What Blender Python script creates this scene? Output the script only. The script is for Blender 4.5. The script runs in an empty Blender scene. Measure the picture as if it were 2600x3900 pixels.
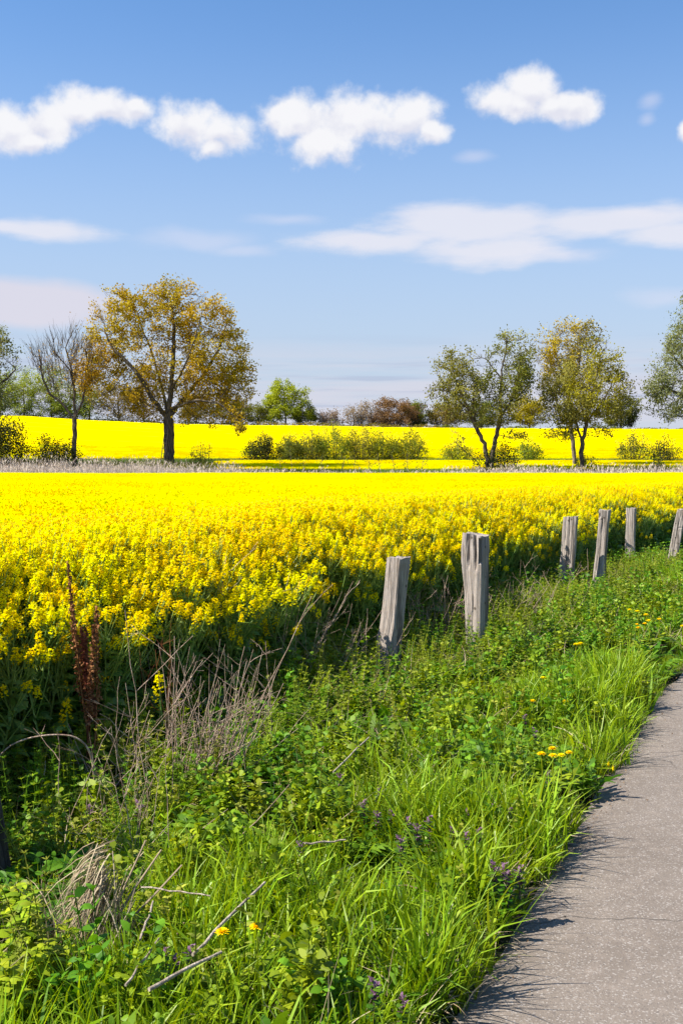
import bpy, math
import numpy as np
from mathutils import Vector

PI = math.pi
sc = bpy.context.scene
COL = sc.collection

# ------------------------------------------------------------------ camera, sky, sun
CAMZ = 1.6
cam_d = bpy.data.cameras.new("camera")
cam = bpy.data.objects.new("camera", cam_d)
COL.objects.link(cam)
cam.location = (0, 0, CAMZ)
cam.rotation_euler = (PI / 2, 0, 0)
cam_d.sensor_fit = 'VERTICAL'
cam_d.sensor_height = 36.0
cam_d.lens = 1150.0 / 1024.0 * 36.0
cam_d.shift_y = -56.0 / 1024.0
cam_d.clip_start = 0.05
cam_d.clip_end = 9000
sc.camera = cam

F = 2644.0                                   # focal length in the units of my measurements (1568 wide)
def at(px, py, Y):                           # a sight line carried out to depth Y
    return np.array([(px - 784) / F * Y, Y, CAMZ - (py - 1048) / F * Y])

SUN_ELEV = math.radians(48)
SUN_DIR = Vector((-1.0, -0.22, 0)).normalized() * math.cos(SUN_ELEV) + Vector((0, 0, math.sin(SUN_ELEV)))
sun_d = bpy.data.lights.new("sun", 'SUN')
sun_d.energy = 4.7
sun_d.angle = math.radians(0.5)
sun_d.color = (1.0, 0.93, 0.82)
sun = bpy.data.objects.new("sun", sun_d)
COL.objects.link(sun)
sun.location = (-30, -6, 40)
sun.rotation_euler = (-SUN_DIR).to_track_quat('-Z', 'Y').to_euler()

sc.view_settings.view_transform = 'Standard'
sc.view_settings.look = 'None'
sc.view_settings.gamma = 1.0
sc.view_settings.exposure = 1.08
sc.cycles.max_bounces = 6
sc.cycles.diffuse_bounces = 4
sc.cycles.glossy_bounces = 2
sc.cycles.transmission_bounces = 4
sc.cycles.transparent_max_bounces = 8
sc.cycles.caustics_reflective = False
sc.cycles.caustics_refractive = False
sc.cycles.sample_clamp_indirect = 6.0


# small expression helper for node maths
class E:
    def __init__(s, nt, sock): s.nt, s.s = nt, sock
    def _op(s, op, *a):
        n = s.nt.nodes.new('ShaderNodeMath'); n.operation = op
        for i, v in enumerate((s,) + a):
            if isinstance(v, E): s.nt.links.new(v.s, n.inputs[i])
            else: n.inputs[i].default_value = float(v)
        return E(s.nt, n.outputs[0])
    def __add__(s, o): return s._op('ADD', o)
    def __sub__(s, o): return s._op('SUBTRACT', o)
    def __mul__(s, o): return s._op('MULTIPLY', o)
    def __truediv__(s, o): return s._op('DIVIDE', o)
    def max(s, o): return s._op('MAXIMUM', o)
    def min(s, o): return s._op('MINIMUM', o)
    def smax(s, o, k): return s._op('SMOOTH_MAX', o, k)
    def step(s, a, b):
        n = s.nt.nodes.new('ShaderNodeMapRange'); n.interpolation_type = 'SMOOTHSTEP'
        s.nt.links.new(s.s, n.inputs[0])
        n.inputs[1].default_value = a; n.inputs[2].default_value = b
        return E(s.nt, n.outputs[0])

def comb(nt, x, y, z=0.0):
    n = nt.nodes.new('ShaderNodeCombineXYZ')
    for i, v in enumerate((x, y, z)):
        if isinstance(v, E): nt.links.new(v.s, n.inputs[i])
        else: n.inputs[i].default_value = v
    return n.outputs[0]

def noise(nt, vec, scale, detail=4, rough=0.55, out=0):
    n = nt.nodes.new('ShaderNodeTexNoise')
    n.inputs['Scale'].default_value = scale
    n.inputs['Detail'].default_value = detail
    n.inputs['Roughness'].default_value = rough
    if vec is not None: nt.links.new(vec, n.inputs['Vector'])
    return E(nt, n.outputs[out])

def mixc(nt, fac, a, b, blend='MIX'):
    n = nt.nodes.new('ShaderNodeMix'); n.data_type = 'RGBA'; n.blend_type = blend
    for i, v in ((0, fac), (6, a), (7, b)):
        if isinstance(v, E): nt.links.new(v.s, n.inputs[i])
        elif isinstance(v, bpy.types.NodeSocket): nt.links.new(v, n.inputs[i])
        elif isinstance(v, (int, float)): n.inputs[i].default_value = v
        else: n.inputs[i].default_value = (*v[:3], 1)
    return n.outputs[2]

world = bpy.data.worlds.new("World")
sc.world = world
world.use_nodes = True
def build_world():
    nt = world.node_tree
    bg = nt.nodes['Background']
    STR = 0.0685
    bg.inputs['Strength'].default_value = STR
    sky = nt.nodes.new('ShaderNodeTexSky')
    sky.sky_type = 'NISHITA'
    sky.sun_disc = False
    sky.sun_elevation = SUN_ELEV
    sky.sun_rotation = math.atan2(SUN_DIR.x, SUN_DIR.y)
    sky.altitude = 200
    sky.air_density = 1.0
    sky.dust_density = 0.35
    sky.ozone_density = 1.6
    tc = nt.nodes.new('ShaderNodeTexCoord')
    sp = nt.nodes.new('ShaderNodeSeparateXYZ')
    nt.links.new(tc.outputs['Generated'], sp.inputs[0])
    dx, dy, dz = (E(nt, o) for o in sp.outputs)
    az = dx._op('ARCTAN2', dy)                                 # compass angle
    el = dz._op('ARCSINE')                                     # height above the horizon
    d = 100.0 / F                                              # unit of the cloud map, in radians
    u, v = az / d, el / d
    P = comb(nt, u, v)
    PS = comb(nt, u * 0.35, v * 1.3)
    wob1 = noise(nt, P, 0.55, 2, 0.5) - 0.5
    wob2 = noise(nt, comb(nt, u + 37.0, v), 0.55, 2, 0.5) - 0.5
    fine = noise(nt, P, 1.3, 10, 0.57)
    fine2 = noise(nt, comb(nt, u + 0.20, v - 0.16), 1.25, 4, 0.5)
    streak = noise(nt, PS, 0.8, 8, 0.62)
    uw, vw = u + wob1 * 0.6, v + wob2 * 0.45
    def cmap(px, py):
        a = math.atan2(px - 784, F)
        e = math.atan2(1048 - py, math.hypot(px - 784, F))
        return a / d, e / d
    def field(ells, up=0.0):
        f = None
        for cx, cy, rx, ry in ells:
            a, e = cmap(cx, cy)
            qx, qy = (uw - a) / (rx / 100), (vw - (e - up)) / (ry / 100)
            g = (qx * qx + qy * qy)._op('SQRT') * -1.0 + 1.0
            f = g if f is None else f.smax(g, 0.12)
        return f
    PUFF = ([(35, 300, 110, 66), (105, 282, 105, 68), (170, 252, 90, 66), (250, 248, 100, 48), (310, 248, 50, 34), (70, 325, 80, 38),
                   (440, 285, 105, 64), (515, 305, 95, 54), (500, 335, 50, 28),
                   (690, 268, 120, 72), (800, 268, 170, 72), (930, 278, 120, 68), (745, 332, 105, 64), (990, 300, 60, 36), (640, 262, 60, 42),
                   (1180, 232, 120, 46), (1225, 205, 95, 60), (1325, 242, 75, 46), (1275, 238, 100, 42),
                   (1574, 300, 30, 34)])
    puffy = field(PUFF); above = field(PUFF, 0.16)
    a_puffy = (puffy + (fine - 0.5) * 1.5).step(0.0, 0.62)
    rel = ((fine - fine2) * 1.3 + (puffy - above) * 1.1 + 0.42)
    thin = field([(110, 528, 190, 36), (30, 525, 120, 26),
                  (850, 555, 260, 36), (1060, 520, 320, 60), (1130, 575, 260, 48), (1390, 510, 280, 50), (1540, 540, 190, 36)])
    a_thin = (thin + (streak - 0.5) * 1.6).step(0.0, 0.7) * 0.80
    wisp = field([(450, 553, 190, 34), (560, 575, 100, 18), (660, 505, 130, 22), (1250, 585, 200, 30), (1090, 355, 60, 22), (1300, 290, 40, 18),
                  (1530, 680, 120, 30), (1480, 490, 90, 22), (1498, 240, 34, 26), (1490, 275, 26, 18), (1250, 590, 90, 16)])
    a_wisp = (wisp + (streak - 0.5) * 1.3).step(0.0, 0.9) * 0.36
    low = field([(30, 695, 300, 70), (-200, 690, 300, 80)])
    a_low = (low + (streak - 0.5) * 0.5).step(0.02, 0.5) * 0.82
    # thin layers close to the horizon
    sheet = noise(nt, comb(nt, u * 0.12, v * 1.9 + 11.0), 1.0, 6, 0.6)
    band = (el * -1.0 + 0.115).step(0.0, 0.06)
    a_band = (sheet + (el * -1.0 + 0.085) * 1.5).step(0.36, 0.62) * band * 0.8
    grey = noise(nt, comb(nt, u * 0.16 + 5.0, v * 3.2 + 4.0), 1.0, 5, 0.55)
    a_grey = grey.step(0.50, 0.64) * band * 0.5
    skyc = mixc(nt, 1.0, sky.outputs[0], (0.78, 1.05, 1.30), 'MULTIPLY')
    K = 0.915 / STR
    haze_f = (el * -1.0 + 0.40).step(0.0, 0.40) * 0.92
    c = mixc(nt, haze_f, skyc, (0.283 * K, 0.322 * K, 0.394 * K))      # milky spring air low in the sky
    c = mixc(nt, a_band, c, (0.365 * K, 0.362 * K, 0.412 * K))
    c = mixc(nt, a_grey, c, (0.215 * K, 0.245 * K, 0.34 * K))
    c = mixc(nt, a_low, c, (0.395 * K, 0.375 * K, 0.42 * K))
    c = mixc(nt, a_wisp, c, (0.41 * K, 0.41 * K, 0.475 * K))
    c = mixc(nt, a_thin, c, (0.445 * K, 0.438 * K, 0.472 * K))
    pc = mixc(nt, rel.step(0.0, 0.62), (0.405 * K, 0.408 * K, 0.455 * K), (0.49 * K, 0.488 * K, 0.50 * K))
    c = mixc(nt, a_puffy * 0.97, c, pc)
    nt.links.new(c, bg.inputs['Color'])
build_world()


# ------------------------------------------------------------------ helpers
def rng(seed): return np.random.default_rng(seed)

def vnoise(x, y, scale, seed=0):            # smooth value noise, 0..1
    x = np.asarray(x, float) / scale + seed * 17.3; y = np.asarray(y, float) / scale + seed * 7.7
    xi, yi = np.floor(x).astype(int), np.floor(y).astype(int)
    fx, fy = x - xi, y - yi
    fx, fy = fx * fx * (3 - 2 * fx), fy * fy * (3 - 2 * fy)
    def h(a, b):
        n = (a * 374761393 + b * 668265263 + seed * 974711) & 0x7fffffff
        n = ((n ^ (n >> 13)) * 1274126177) & 0x7fffffff
        return ((n ^ (n >> 16)) & 0xffff) / 65535.0
    return (h(xi, yi) * (1 - fx) + h(xi + 1, yi) * fx) * (1 - fy) + (h(xi, yi + 1) * (1 - fx) + h(xi + 1, yi + 1) * fx) * fy

class MB:                                    # gathers pieces into one mesh
    def __init__(s): s.v, s.f, s.m, s.t, s.sm, s.n = [], [], [], [], [], 0
    def add(s, verts, faces, mat=0, tint=0.5, smooth=False):
        verts = np.asarray(verts, float).reshape(-1, 3); faces = np.asarray(faces, int)
        if len(verts) == 0 or len(faces) == 0: return
        s.v.append(verts); s.f.append(faces + s.n)
        s.m.append(np.full(len(faces), mat)); s.sm.append(np.full(len(faces), smooth))
        s.t.append(np.broadcast_to(np.asarray(tint, float), (len(verts),)).copy())
        s.n += len(verts)
    def mesh(s, name, mats):
        me = bpy.data.meshes.new(name)
        if s.n:
            v = np.concatenate(s.v); t = np.concatenate(s.t)
            cnt = np.concatenate([np.full(len(f), f.shape[1]) for f in s.f])
            idx = np.concatenate([f.ravel() for f in s.f])
            st = np.concatenate([[0], np.cumsum(cnt)[:-1]])
            me.vertices.add(len(v)); me.vertices.foreach_set('co', v.astype(np.float32).ravel())
            me.loops.add(len(idx)); me.loops.foreach_set('vertex_index', idx.astype(np.int32))
            me.polygons.add(len(cnt))
            me.polygons.foreach_set('loop_start', st.astype(np.int32))
            me.polygons.foreach_set('loop_total', cnt.astype(np.int32))
            me.polygons.foreach_set('material_index', np.concatenate(s.m).astype(np.int32))
            me.polygons.foreach_set('use_smooth', np.concatenate(s.sm))
            me.update(calc_edges=True)
            a = me.attributes.new('tint', 'FLOAT', 'POINT'); a.data.foreach_set('value', t.astype(np.float32))
        for m in (mats if isinstance(mats, (list, tuple)) else [mats]): me.materials.append(m)
        return me
    def build(s, name, mats, parent=None, loc=None):
        o = bpy.data.objects.new(name, s.mesh(name, mats))
        COL.objects.link(o)
        if parent is not None: o.parent = parent
        if loc is not None: o.location = loc
        return o

def strips(base, az, p0, p1, L, W, prof, roll=0.0, curve=1.0):
    """bent blades: rows of quads following an arc from pitch p0 to p1; returns verts, faces"""
    base = np.asarray(base, float).reshape(-1, 3); n = len(base)
    az, p0, p1, L, W, roll = (np.broadcast_to(np.asarray(a, float), (n,)) for a in (az, p0, p1, L, W, roll))
    prof = np.asarray(prof, float); k = len(prof) - 1
    pos = base.copy(); V = np.zeros((n, k + 1, 2, 3))
    h = np.stack([np.cos(az), np.sin(az), np.zeros(n)], 1)
    s0 = np.stack([-np.sin(az), np.cos(az), np.zeros(n)], 1)
    for i in range(k + 1):
        p = p0 + (p1 - p0) * (i / k) ** curve
        tang = h * np.cos(p)[:, None]; tang[:, 2] += np.sin(p)
        nor = -h * np.sin(p)[:, None]; nor[:, 2] += np.cos(p)
        s = s0 * np.cos(roll)[:, None] + nor * np.sin(roll)[:, None]
        w = (W * prof[i] * 0.5)[:, None]
        V[:, i, 0] = pos - s * w; V[:, i, 1] = pos + s * w
        pos = pos + tang * (L / k)[:, None]
    ids = np.arange(n * (k + 1) * 2).reshape(n, k + 1, 2)
    f = np.stack([ids[:, :-1, 0], ids[:, :-1, 1], ids[:, 1:, 1], ids[:, 1:, 0]], -1).reshape(-1, 4)
    return V.reshape(-1, 3), f, pos

def rep(t, k): return np.repeat(np.asarray(t, float), k)

def tube(pts, rad, sides=5, cap=False):
    pts = np.asarray(pts, float); n = len(pts)
    rad = np.broadcast_to(np.asarray(rad, float), (n,))
    tg = np.gradient(pts, axis=0); tg /= np.linalg.norm(tg, axis=1)[:, None] + 1e-9
    ref = np.array([0.0, 0, 1]) if abs(tg[:, 2]).mean() < 0.8 else np.array([0.0, 1, 0])
    a = np.cross(tg, ref); a /= np.linalg.norm(a, axis=1)[:, None] + 1e-9
    b = np.cross(tg, a)
    th = np.linspace(0, 2 * PI, sides, endpoint=False)
    V = pts[:, None] + rad[:, None, None] * (a[:, None] * np.cos(th)[None, :, None] + b[:, None] * np.sin(th)[None, :, None])
    ids = np.arange(n * sides).reshape(n, sides)
    nx = np.roll(ids, -1, axis=1)
    f = np.stack([ids[:-1], nx[:-1], nx[1:], ids[1:]], -1).reshape(-1, 4)
    return V.reshape(-1, 3), f

def quads_random(P, size, r, flat=0.0, aspect=0.75):
    """leaf-sized rhombs turned every way"""
    n = len(P)
    a = r.normal(size=(n, 3)); a[:, 2] *= (1 - flat); a /= np.linalg.norm(a, axis=1)[:, None]
    b = r.normal(size=(n, 3)); b[:, 2] *= (1 - flat)
    b -= a * (a * b).sum(1)[:, None]; b /= np.linalg.norm(b, axis=1)[:, None]
    s = (np.broadcast_to(np.asarray(size, float), (n,)) * 0.5)[:, None]
    V = np.stack([P - a * s, P - b * s * aspect, P + a * s, P + b * s * aspect], 1)
    return V.reshape(-1, 3), np.arange(n * 4).reshape(n, 4)

def tag(o, label, cat, group=None, kind=None):
    o['label'] = label; o['category'] = cat
    if group: o['group'] = group
    if kind: o['kind'] = kind
    return o

def thing(name, label, cat, loc=(0, 0, 0), group=None):
    o = bpy.data.objects.new(name, None)
    o.empty_display_size = 0.1
    COL.objects.link(o); o.location = loc
    return tag(o, label, cat, group)

def dup(root, loc, rotz=0.0, scale=1.0, label=None):
    r = root.copy(); COL.objects.link(r)
    r.location = loc; r.rotation_euler = (0, 0, rotz); r.scale = (scale,) * 3
    if label: r['label'] = label
    for ch in list(root.children):
        c = ch.copy(); COL.objects.link(c); c.parent = r
        for g in list(ch.children):
            d = g.copy(); COL.objects.link(d); d.parent = c
    return r


# ------------------------------------------------------------------ materials
def new_mat(name):
    m = bpy.data.materials.new(name); m.use_nodes = True
    return m, m.node_tree, m.node_tree.nodes['Principled BSDF']

def leaf_mat(name, c0, c1, tr=0.35, trc=None, rough=0.5, spec=0.3, vary=0.25):
    """thin plant tissue: reflects and lets light through; 'tint' runs c0..c1"""
    m, nt, p = new_mat(name)
    at_ = nt.nodes.new('ShaderNodeAttribute'); at_.attribute_name = 'tint'
    oi = nt.nodes.new('ShaderNodeObjectInfo')
    c = mixc(nt, E(nt, at_.outputs['Fac']), c0, c1)
    hs = nt.nodes.new('ShaderNodeHueSaturation')
    nt.links.new(c, hs.inputs['Color'])
    rv = E(nt, oi.outputs['Random'])
    nt.links.new(((rv - 0.5) * vary + 1.0).s, hs.inputs['Value'])
    nt.links.new(((rv * 7.31)._op('FRACT') * 0.03 + 0.485).s, hs.inputs['Hue'])
    nt.links.new(hs.outputs[0], p.inputs['Base Color'])
    p.inputs['Roughness'].default_value = rough
    p.inputs['Specular IOR Level'].default_value = spec
    t = nt.nodes.new('ShaderNodeBsdfTranslucent')
    nt.links.new(mixc(nt, 1.0, hs.outputs[0], trc or (1.3, 1.25, 0.6), 'MULTIPLY'), t.inputs['Color'])
    mx = nt.nodes.new('ShaderNodeMixShader'); mx.inputs[0].default_value = tr
    nt.links.new(p.outputs[0], mx.inputs[1]); nt.links.new(t.outputs[0], mx.inputs[2])
    nt.links.new(mx.outputs[0], nt.nodes['Material Output'].inputs['Surface'])
    return m

def bark_mat(name, c0, c1, scale=6.0):
    m, nt, p = new_mat(name)
    tc = nt.nodes.new('ShaderNodeTexCoord'); mp = nt.nodes.new('ShaderNodeMapping')
    mp.inputs['Scale'].default_value = (1, 1, 0.18)
    nt.links.new(tc.outputs['Object'], mp.inputs[0])
    n = noise(nt, mp.outputs[0], scale, 6, 0.65)
    nt.links.new(mixc(nt, n.step(0.35, 0.7), c0, c1), p.inputs['Base Color'])
    b = nt.nodes.new('ShaderNodeBump'); b.inputs['Strength'].default_value = 0.7; b.inputs['Distance'].default_value = 0.05
    nt.links.new(n.s, b.inputs['Height']); nt.links.new(b.outputs[0], p.inputs['Normal'])
    p.inputs['Roughness'].default_value = 0.9
    p.inputs['Specular IOR Level'].default_value = 0.15
    return m

M = {}
M['petal'] = leaf_mat('rape_petal', (0.97, 0.81, 0.0), (0.99, 0.94, 0.0), 0.58, (1.04, 1.03, 1.0), 0.8, 0.0, 0.08)
M['bud'] = leaf_mat('rape_bud', (0.50, 0.46, 0.01), (0.80, 0.68, 0.01), 0.3, (1, 1, 1), 0.6, 0.15)
M['rape_stem'] = leaf_mat('rape_stem', (0.16, 0.26, 0.05), (0.28, 0.40, 0.09), 0.2, (1, 1, 1), 0.45, 0.35)
M['rape_leaf'] = leaf_mat('rape_leaf', (0.075, 0.165, 0.028), (0.20, 0.34, 0.075), 0.40, (1.3, 1.4, 0.6), 0.42, 0.4)
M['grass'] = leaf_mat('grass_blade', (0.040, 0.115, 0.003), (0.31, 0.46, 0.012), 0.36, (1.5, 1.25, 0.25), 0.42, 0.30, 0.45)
M['herb'] = leaf_mat('herb_leaf', (0.062, 0.130, 0.004), (0.36, 0.45, 0.014), 0.30, (1.4, 1.3, 0.4), 0.5, 0.22, 0.45)
M['herb_pale'] = leaf_mat('pale_herb_leaf', (0.10, 0.13, 0.012), (0.36, 0.40, 0.05), 0.30, (1.3, 1.2, 0.5), 0.6, 0.15, 0.4)
M['fern'] = leaf_mat('frond_leaf', (0.036, 0.115, 0.006), (0.16, 0.31, 0.014), 0.32, (1.4, 1.3, 0.4), 0.5, 0.2, 0.35)
M['dry'] = leaf_mat('dry_straw', (0.26, 0.19, 0.11), (0.52, 0.43, 0.29), 0.12, (1, 1, 1), 0.7, 0.15, 0.4)
M['dock'] = leaf_mat('dry_dock', (0.15, 0.05, 0.022), (0.32, 0.13, 0.06), 0.1, (1, 1, 1), 0.7, 0.1, 0.2)
M['stalk'] = bark_mat('dead_stalk', (0.30, 0.20, 0.145), (0.64, 0.50, 0.39), 40)
M['dandelion'] = leaf_mat('dandelion_petal', (0.90, 0.58, 0.0), (0.97, 0.80, 0.0), 0.25, (1, 1, 1), 0.7, 0.1, 0.1)
M['nettle_flower'] = leaf_mat('purple_flower', (0.085, 0.035, 0.065), (0.27, 0.15, 0.24), 0.25, (1, 1, 1), 0.6, 0.1, 0.2)
M['white_petal'] = leaf_mat('white_petal', (0.7, 0.7, 0.62), (0.8, 0.8, 0.75), 0.25, (1, 1, 1), 0.6, 0.1, 0.1)
M['reed'] = leaf_mat('reed_straw', (0.42, 0.34, 0.27), (0.70, 0.61, 0.53), 0.15, (1, 1, 1), 0.75, 0.1, 0.3)
M['bark'] = bark_mat('tree_bark', (0.05, 0.040, 0.028), (0.19, 0.155, 0.11), 9)
M['twig_bark'] = bark_mat('twig_bark', (0.06, 0.045, 0.032), (0.20, 0.16, 0.115), 9)
M['pale_bark'] = bark_mat('pale_bark', (0.10, 0.085, 0.07), (0.26, 0.22, 0.18), 9)
FOL = {
    'oak': ((0.30, 0.22, 0.012), (0.58, 0.46, 0.022)),
    'orange': ((0.33, 0.21, 0.012), (0.62, 0.44, 0.02)),
    'alder': ((0.17, 0.165, 0.03), (0.36, 0.34, 0.07)),
    'willow': ((0.20, 0.26, 0.04), (0.40, 0.46, 0.09)),
    'grey_green': ((0.17, 0.19, 0.075), (0.33, 0.35, 0.15)),
    'lime': ((0.17, 0.24, 0.012), (0.45, 0.52, 0.03)),
    'dark': ((0.018, 0.030, 0.006), (0.065, 0.085, 0.016)),
    'mid': ((0.095, 0.115, 0.014), (0.25, 0.26, 0.035)),
    'fresh': ((0.12, 0.165, 0.010), (0.29, 0.34, 0.025)),
    'brown': ((0.15, 0.085, 0.042), (0.32, 0.20, 0.10)),
    'russet': ((0.22, 0.16, 0.125), (0.40, 0.31, 0.26)),
    'olive': ((0.15, 0.12, 0.022), (0.32, 0.25, 0.055)),
    'yellow_green': ((0.25, 0.24, 0.010), (0.50, 0.46, 0.02)),
}
for k, (a, b) in FOL.items():
    M['fol_' + k] = leaf_mat('foliage_' + k, a, b, 0.38, (1.25, 1.15, 0.6), 0.6, 0.15, 0.0)


# ------------------------------------------------------------------ lie of the land
RIDGE_PX = [(-900, 945), (0, 953), (60, 955), (200, 964), (380, 972), (560, 976), (700, 977), (1000, 982), (1568, 985), (2600, 990)]
_ru = np.array([(p - 784) / F for p, _ in RIDGE_PX]); _rz = np.array([CAMZ + (1048 - y) / F * 300 - 1.15 for _, y in RIDGE_PX])
PY = np.array([-200, 0, 12, 95, 100, 103, 108, 124, 126.0])
PZ = np.array([0, 0, 0, -0.93, -1.15, -0.95, -0.45, 0.22, 0.38])
def gz(x, y):
    x = np.asarray(x, float); y = np.asarray(y, float)
    z = np.interp(y, PY, PZ)
    zr = np.interp(x / np.maximum(y, 100), _ru, _rz)
    t = np.clip((y - 126) / 174, 0, 1)
    z = np.where(y > 126, 0.38 + (zr - 0.38) * t * (1.22 - 0.22 * t), z)
    z = np.where(y > 300, np.maximum(zr - 0.045 * (y - 300), -2.0), z)
    return z
PE_Y = np.array([-40, 0, 3.24, 3.84, 4.8, 5.7, 7.39, 8.6, 13, 20, 40, 90]); PE_X = np.array([-15, -1.10, 0.28, 0.53, 0.92, 1.30, 1.95, 2.52, 4.6, 8.4, 20, 52])
FE_Y = np.array([-40, 0, 4.18, 8.5, 9.36, 13.3, 16.7, 22, 40, 90]); FE_X = np.array([-17, -2.7, -1.2, 0.36, 0.95, 2.7, 4.45, 7.6, 18.5, 50])
def path_x(y): return np.interp(y, PE_Y, PE_X)
def fence_x(y): return np.interp(y, FE_Y, FE_X)
def rape_x(y): return fence_x(y) - 0.56 - np.interp(y, [4.5, 7.5], [0.22, 0.0]) + 0.30 * (vnoise(y, 0 * np.asarray(y, float), 0.9, 3) - 0.5)

def ground_mat():
    m, nt, p = new_mat('ground_soil_and_grass')
    tc = nt.nodes.new('ShaderNodeTexCoord')
    n1 = noise(nt, tc.outputs['Object'], 9, 5, 0.6); n2 = noise(nt, tc.outputs['Object'], 0.7, 3)
    c = mixc(nt, n1.step(0.35, 0.65), (0.016, 0.020, 0.008), (0.036, 0.046, 0.014))
    c = mixc(nt, n2.step(0.45, 0.7) * 0.6, c, (0.085, 0.066, 0.040))
    nt.links.new(c, p.inputs['Base Color'])
    p.inputs['Roughness'].default_value = 1; p.inputs['Specular IOR Level'].default_value = 0.05
    b = nt.nodes.new('ShaderNodeBump'); b.inputs['Distance'].default_value = 0.05
    nt.links.new(n1.s, b.inputs['Height']); nt.links.new(b.outputs[0], p.inputs['Normal'])
    return m

def grid_sheet(name, xs, ys, zf, mat, tint=None):
    X, Y = np.meshgrid(xs, ys); Z = zf(X, Y)
    ids = np.arange(X.size).reshape(X.shape)
    f = np.stack([ids[:-1, :-1], ids[:-1, 1:], ids[1:, 1:], ids[1:, :-1]], -1).reshape(-1, 4)
    mb = MB(); mb.add(np.stack([X, Y, Z], -1), f, 0, 0.5 if tint is None else tint(X, Y).ravel(), True)
    return mb.build(name, mat)

def sym(a): return np.concatenate([-a[::-1], a[1:]])
gx = sym(np.concatenate([np.arange(0, 30, 1.0), np.arange(30, 120, 5.0), np.geomspace(120, 3000, 14)]))
gy = np.concatenate([[-200, -100, -50, -20], np.arange(-10, 30, 1.0), np.arange(30, 95, 5), np.arange(95, 130, 1.0), np.arange(130, 300, 6), np.arange(300, 420, 10), np.geomspace(420, 4000, 12)])
g = grid_sheet('ground', gx, gy, lambda x, y: gz(x, y) - 0.0, ground_mat())
g['kind'] = 'structure'

def path_mat():
    m, nt, p = new_mat('path_surface')
    tc = nt.nodes.new('ShaderNodeTexCoord'); o = tc.outputs['Object']
    big = noise(nt, o, 1.3, 5, 0.6); mid = noise(nt, o, 14, 4, 0.6)
    grain = noise(nt, o, 140, 3, 0.7)
    vo = nt.nodes.new('ShaderNodeTexVoronoi'); vo.inputs['Scale'].default_value = 190
    nt.links.new(o, vo.inputs['Vector'])
    sep = nt.nodes.new('ShaderNodeSeparateColor'); nt.links.new(vo.outputs['Color'], sep.inputs[0])
    st = E(nt, sep.outputs[0])
    c = mixc(nt, big.step(0.3, 0.7), (0.156, 0.129, 0.106), (0.200, 0.168, 0.140))
    c = mixc(nt, mid.step(0.45, 0.75) * 0.5, c, (0.26, 0.217, 0.18))
    c = mixc(nt, grain.step(0.50, 0.72) * 0.55, c, (0.15, 0.118, 0.095))
    c = mixc(nt, st.step(0.80, 0.97) * 0.5, c, (0.42, 0.39, 0.36))
    c = mixc(nt, (st * -1.0 + 1.0).step(0.90, 1.0) * 0.55, c, (0.085, 0.075, 0.07))
    wv = nt.nodes.new('ShaderNodeVectorMath'); wv.operation = 'MULTIPLY_ADD'
    nn = nt.nodes.new('ShaderNodeTexNoise'); nn.inputs['Scale'].default_value = 3.0; nn.inputs['Detail'].default_value = 5; nt.links.new(o, nn.inputs['Vector'])
    nt.links.new(nn.outputs['Color'], wv.inputs[0]); wv.inputs[1].default_value = (0.5, 0.5, 0); nt.links.new(o, wv.inputs[2])
    ck = nt.nodes.new('ShaderNodeTexVoronoi'); ck.feature = 'DISTANCE_TO_EDGE'; ck.inputs['Scale'].default_value = 0.42; nt.links.new(wv.outputs[0], ck.inputs['Vector'])
    crack = E(nt, ck.outputs['Distance']).step(0.0042, 0.0012) * noise(nt, o, 1.1, 2).step(0.42, 0.55)
    c = mixc(nt, crack * 0.7, c, (0.06, 0.052, 0.045))
    stain = noise(nt, o, 0.8, 5, 0.65)
    c = mixc(nt, stain.step(0.55, 0.72) * 0.30, c, (0.15, 0.125, 0.105))
    nt.links.new(c, p.inputs['Base Color'])
    p.inputs['Roughness'].default_value = 0.85; p.inputs['Specular IOR Level'].default_value = 0.25
    b = nt.nodes.new('ShaderNodeBump'); b.inputs['Strength'].default_value = 0.6; b.inputs['Distance'].default_value = 0.004
    nt.links.new((grain + st * 0.5).s, b.inputs['Height']); nt.links.new(b.outputs[0], p.inputs['Normal'])
    return m

def build_path():
    ys = np.concatenate([np.arange(-8, 20, 0.12), np.arange(20, 60, 1.0)])
    w = np.linspace(0, 1, 15); r = rng(5)
    jag = 0.035 * (vnoise(ys, ys * 0, 0.25, 4) - 0.5) + 0.05 * (vnoise(ys, ys * 0, 0.8, 8) - 0.5)
    L = path_x(ys) - 0.04 + jag
    V = np.zeros((len(ys), 15, 3))
    V[..., 0] = L[:, None] + w[None] * 2.7; V[..., 1] = ys[:, None]
    V[..., 2] = gz(V[..., 0], V[..., 1]) + 0.012 + 0.012 * np.sin(w * PI)[None] + 0.004 * (vnoise(V[..., 0], V[..., 1], 0.9, 2) - 0.5)
    V[:, 0, 2] -= 0.02; V[:, -1, 2] -= 0.02
    ids = np.arange(len(ys) * 15).reshape(-1, 15)
    f = np.stack([ids[:-1, :-1], ids[:-1, 1:], ids[1:, 1:], ids[1:, :-1]], -1).reshape(-1, 4)
    mb = MB(); mb.add(V, f, 0, 0.5, True)
    o = mb.build('path', path_mat()); o['kind'] = 'structure'
build_path()


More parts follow.
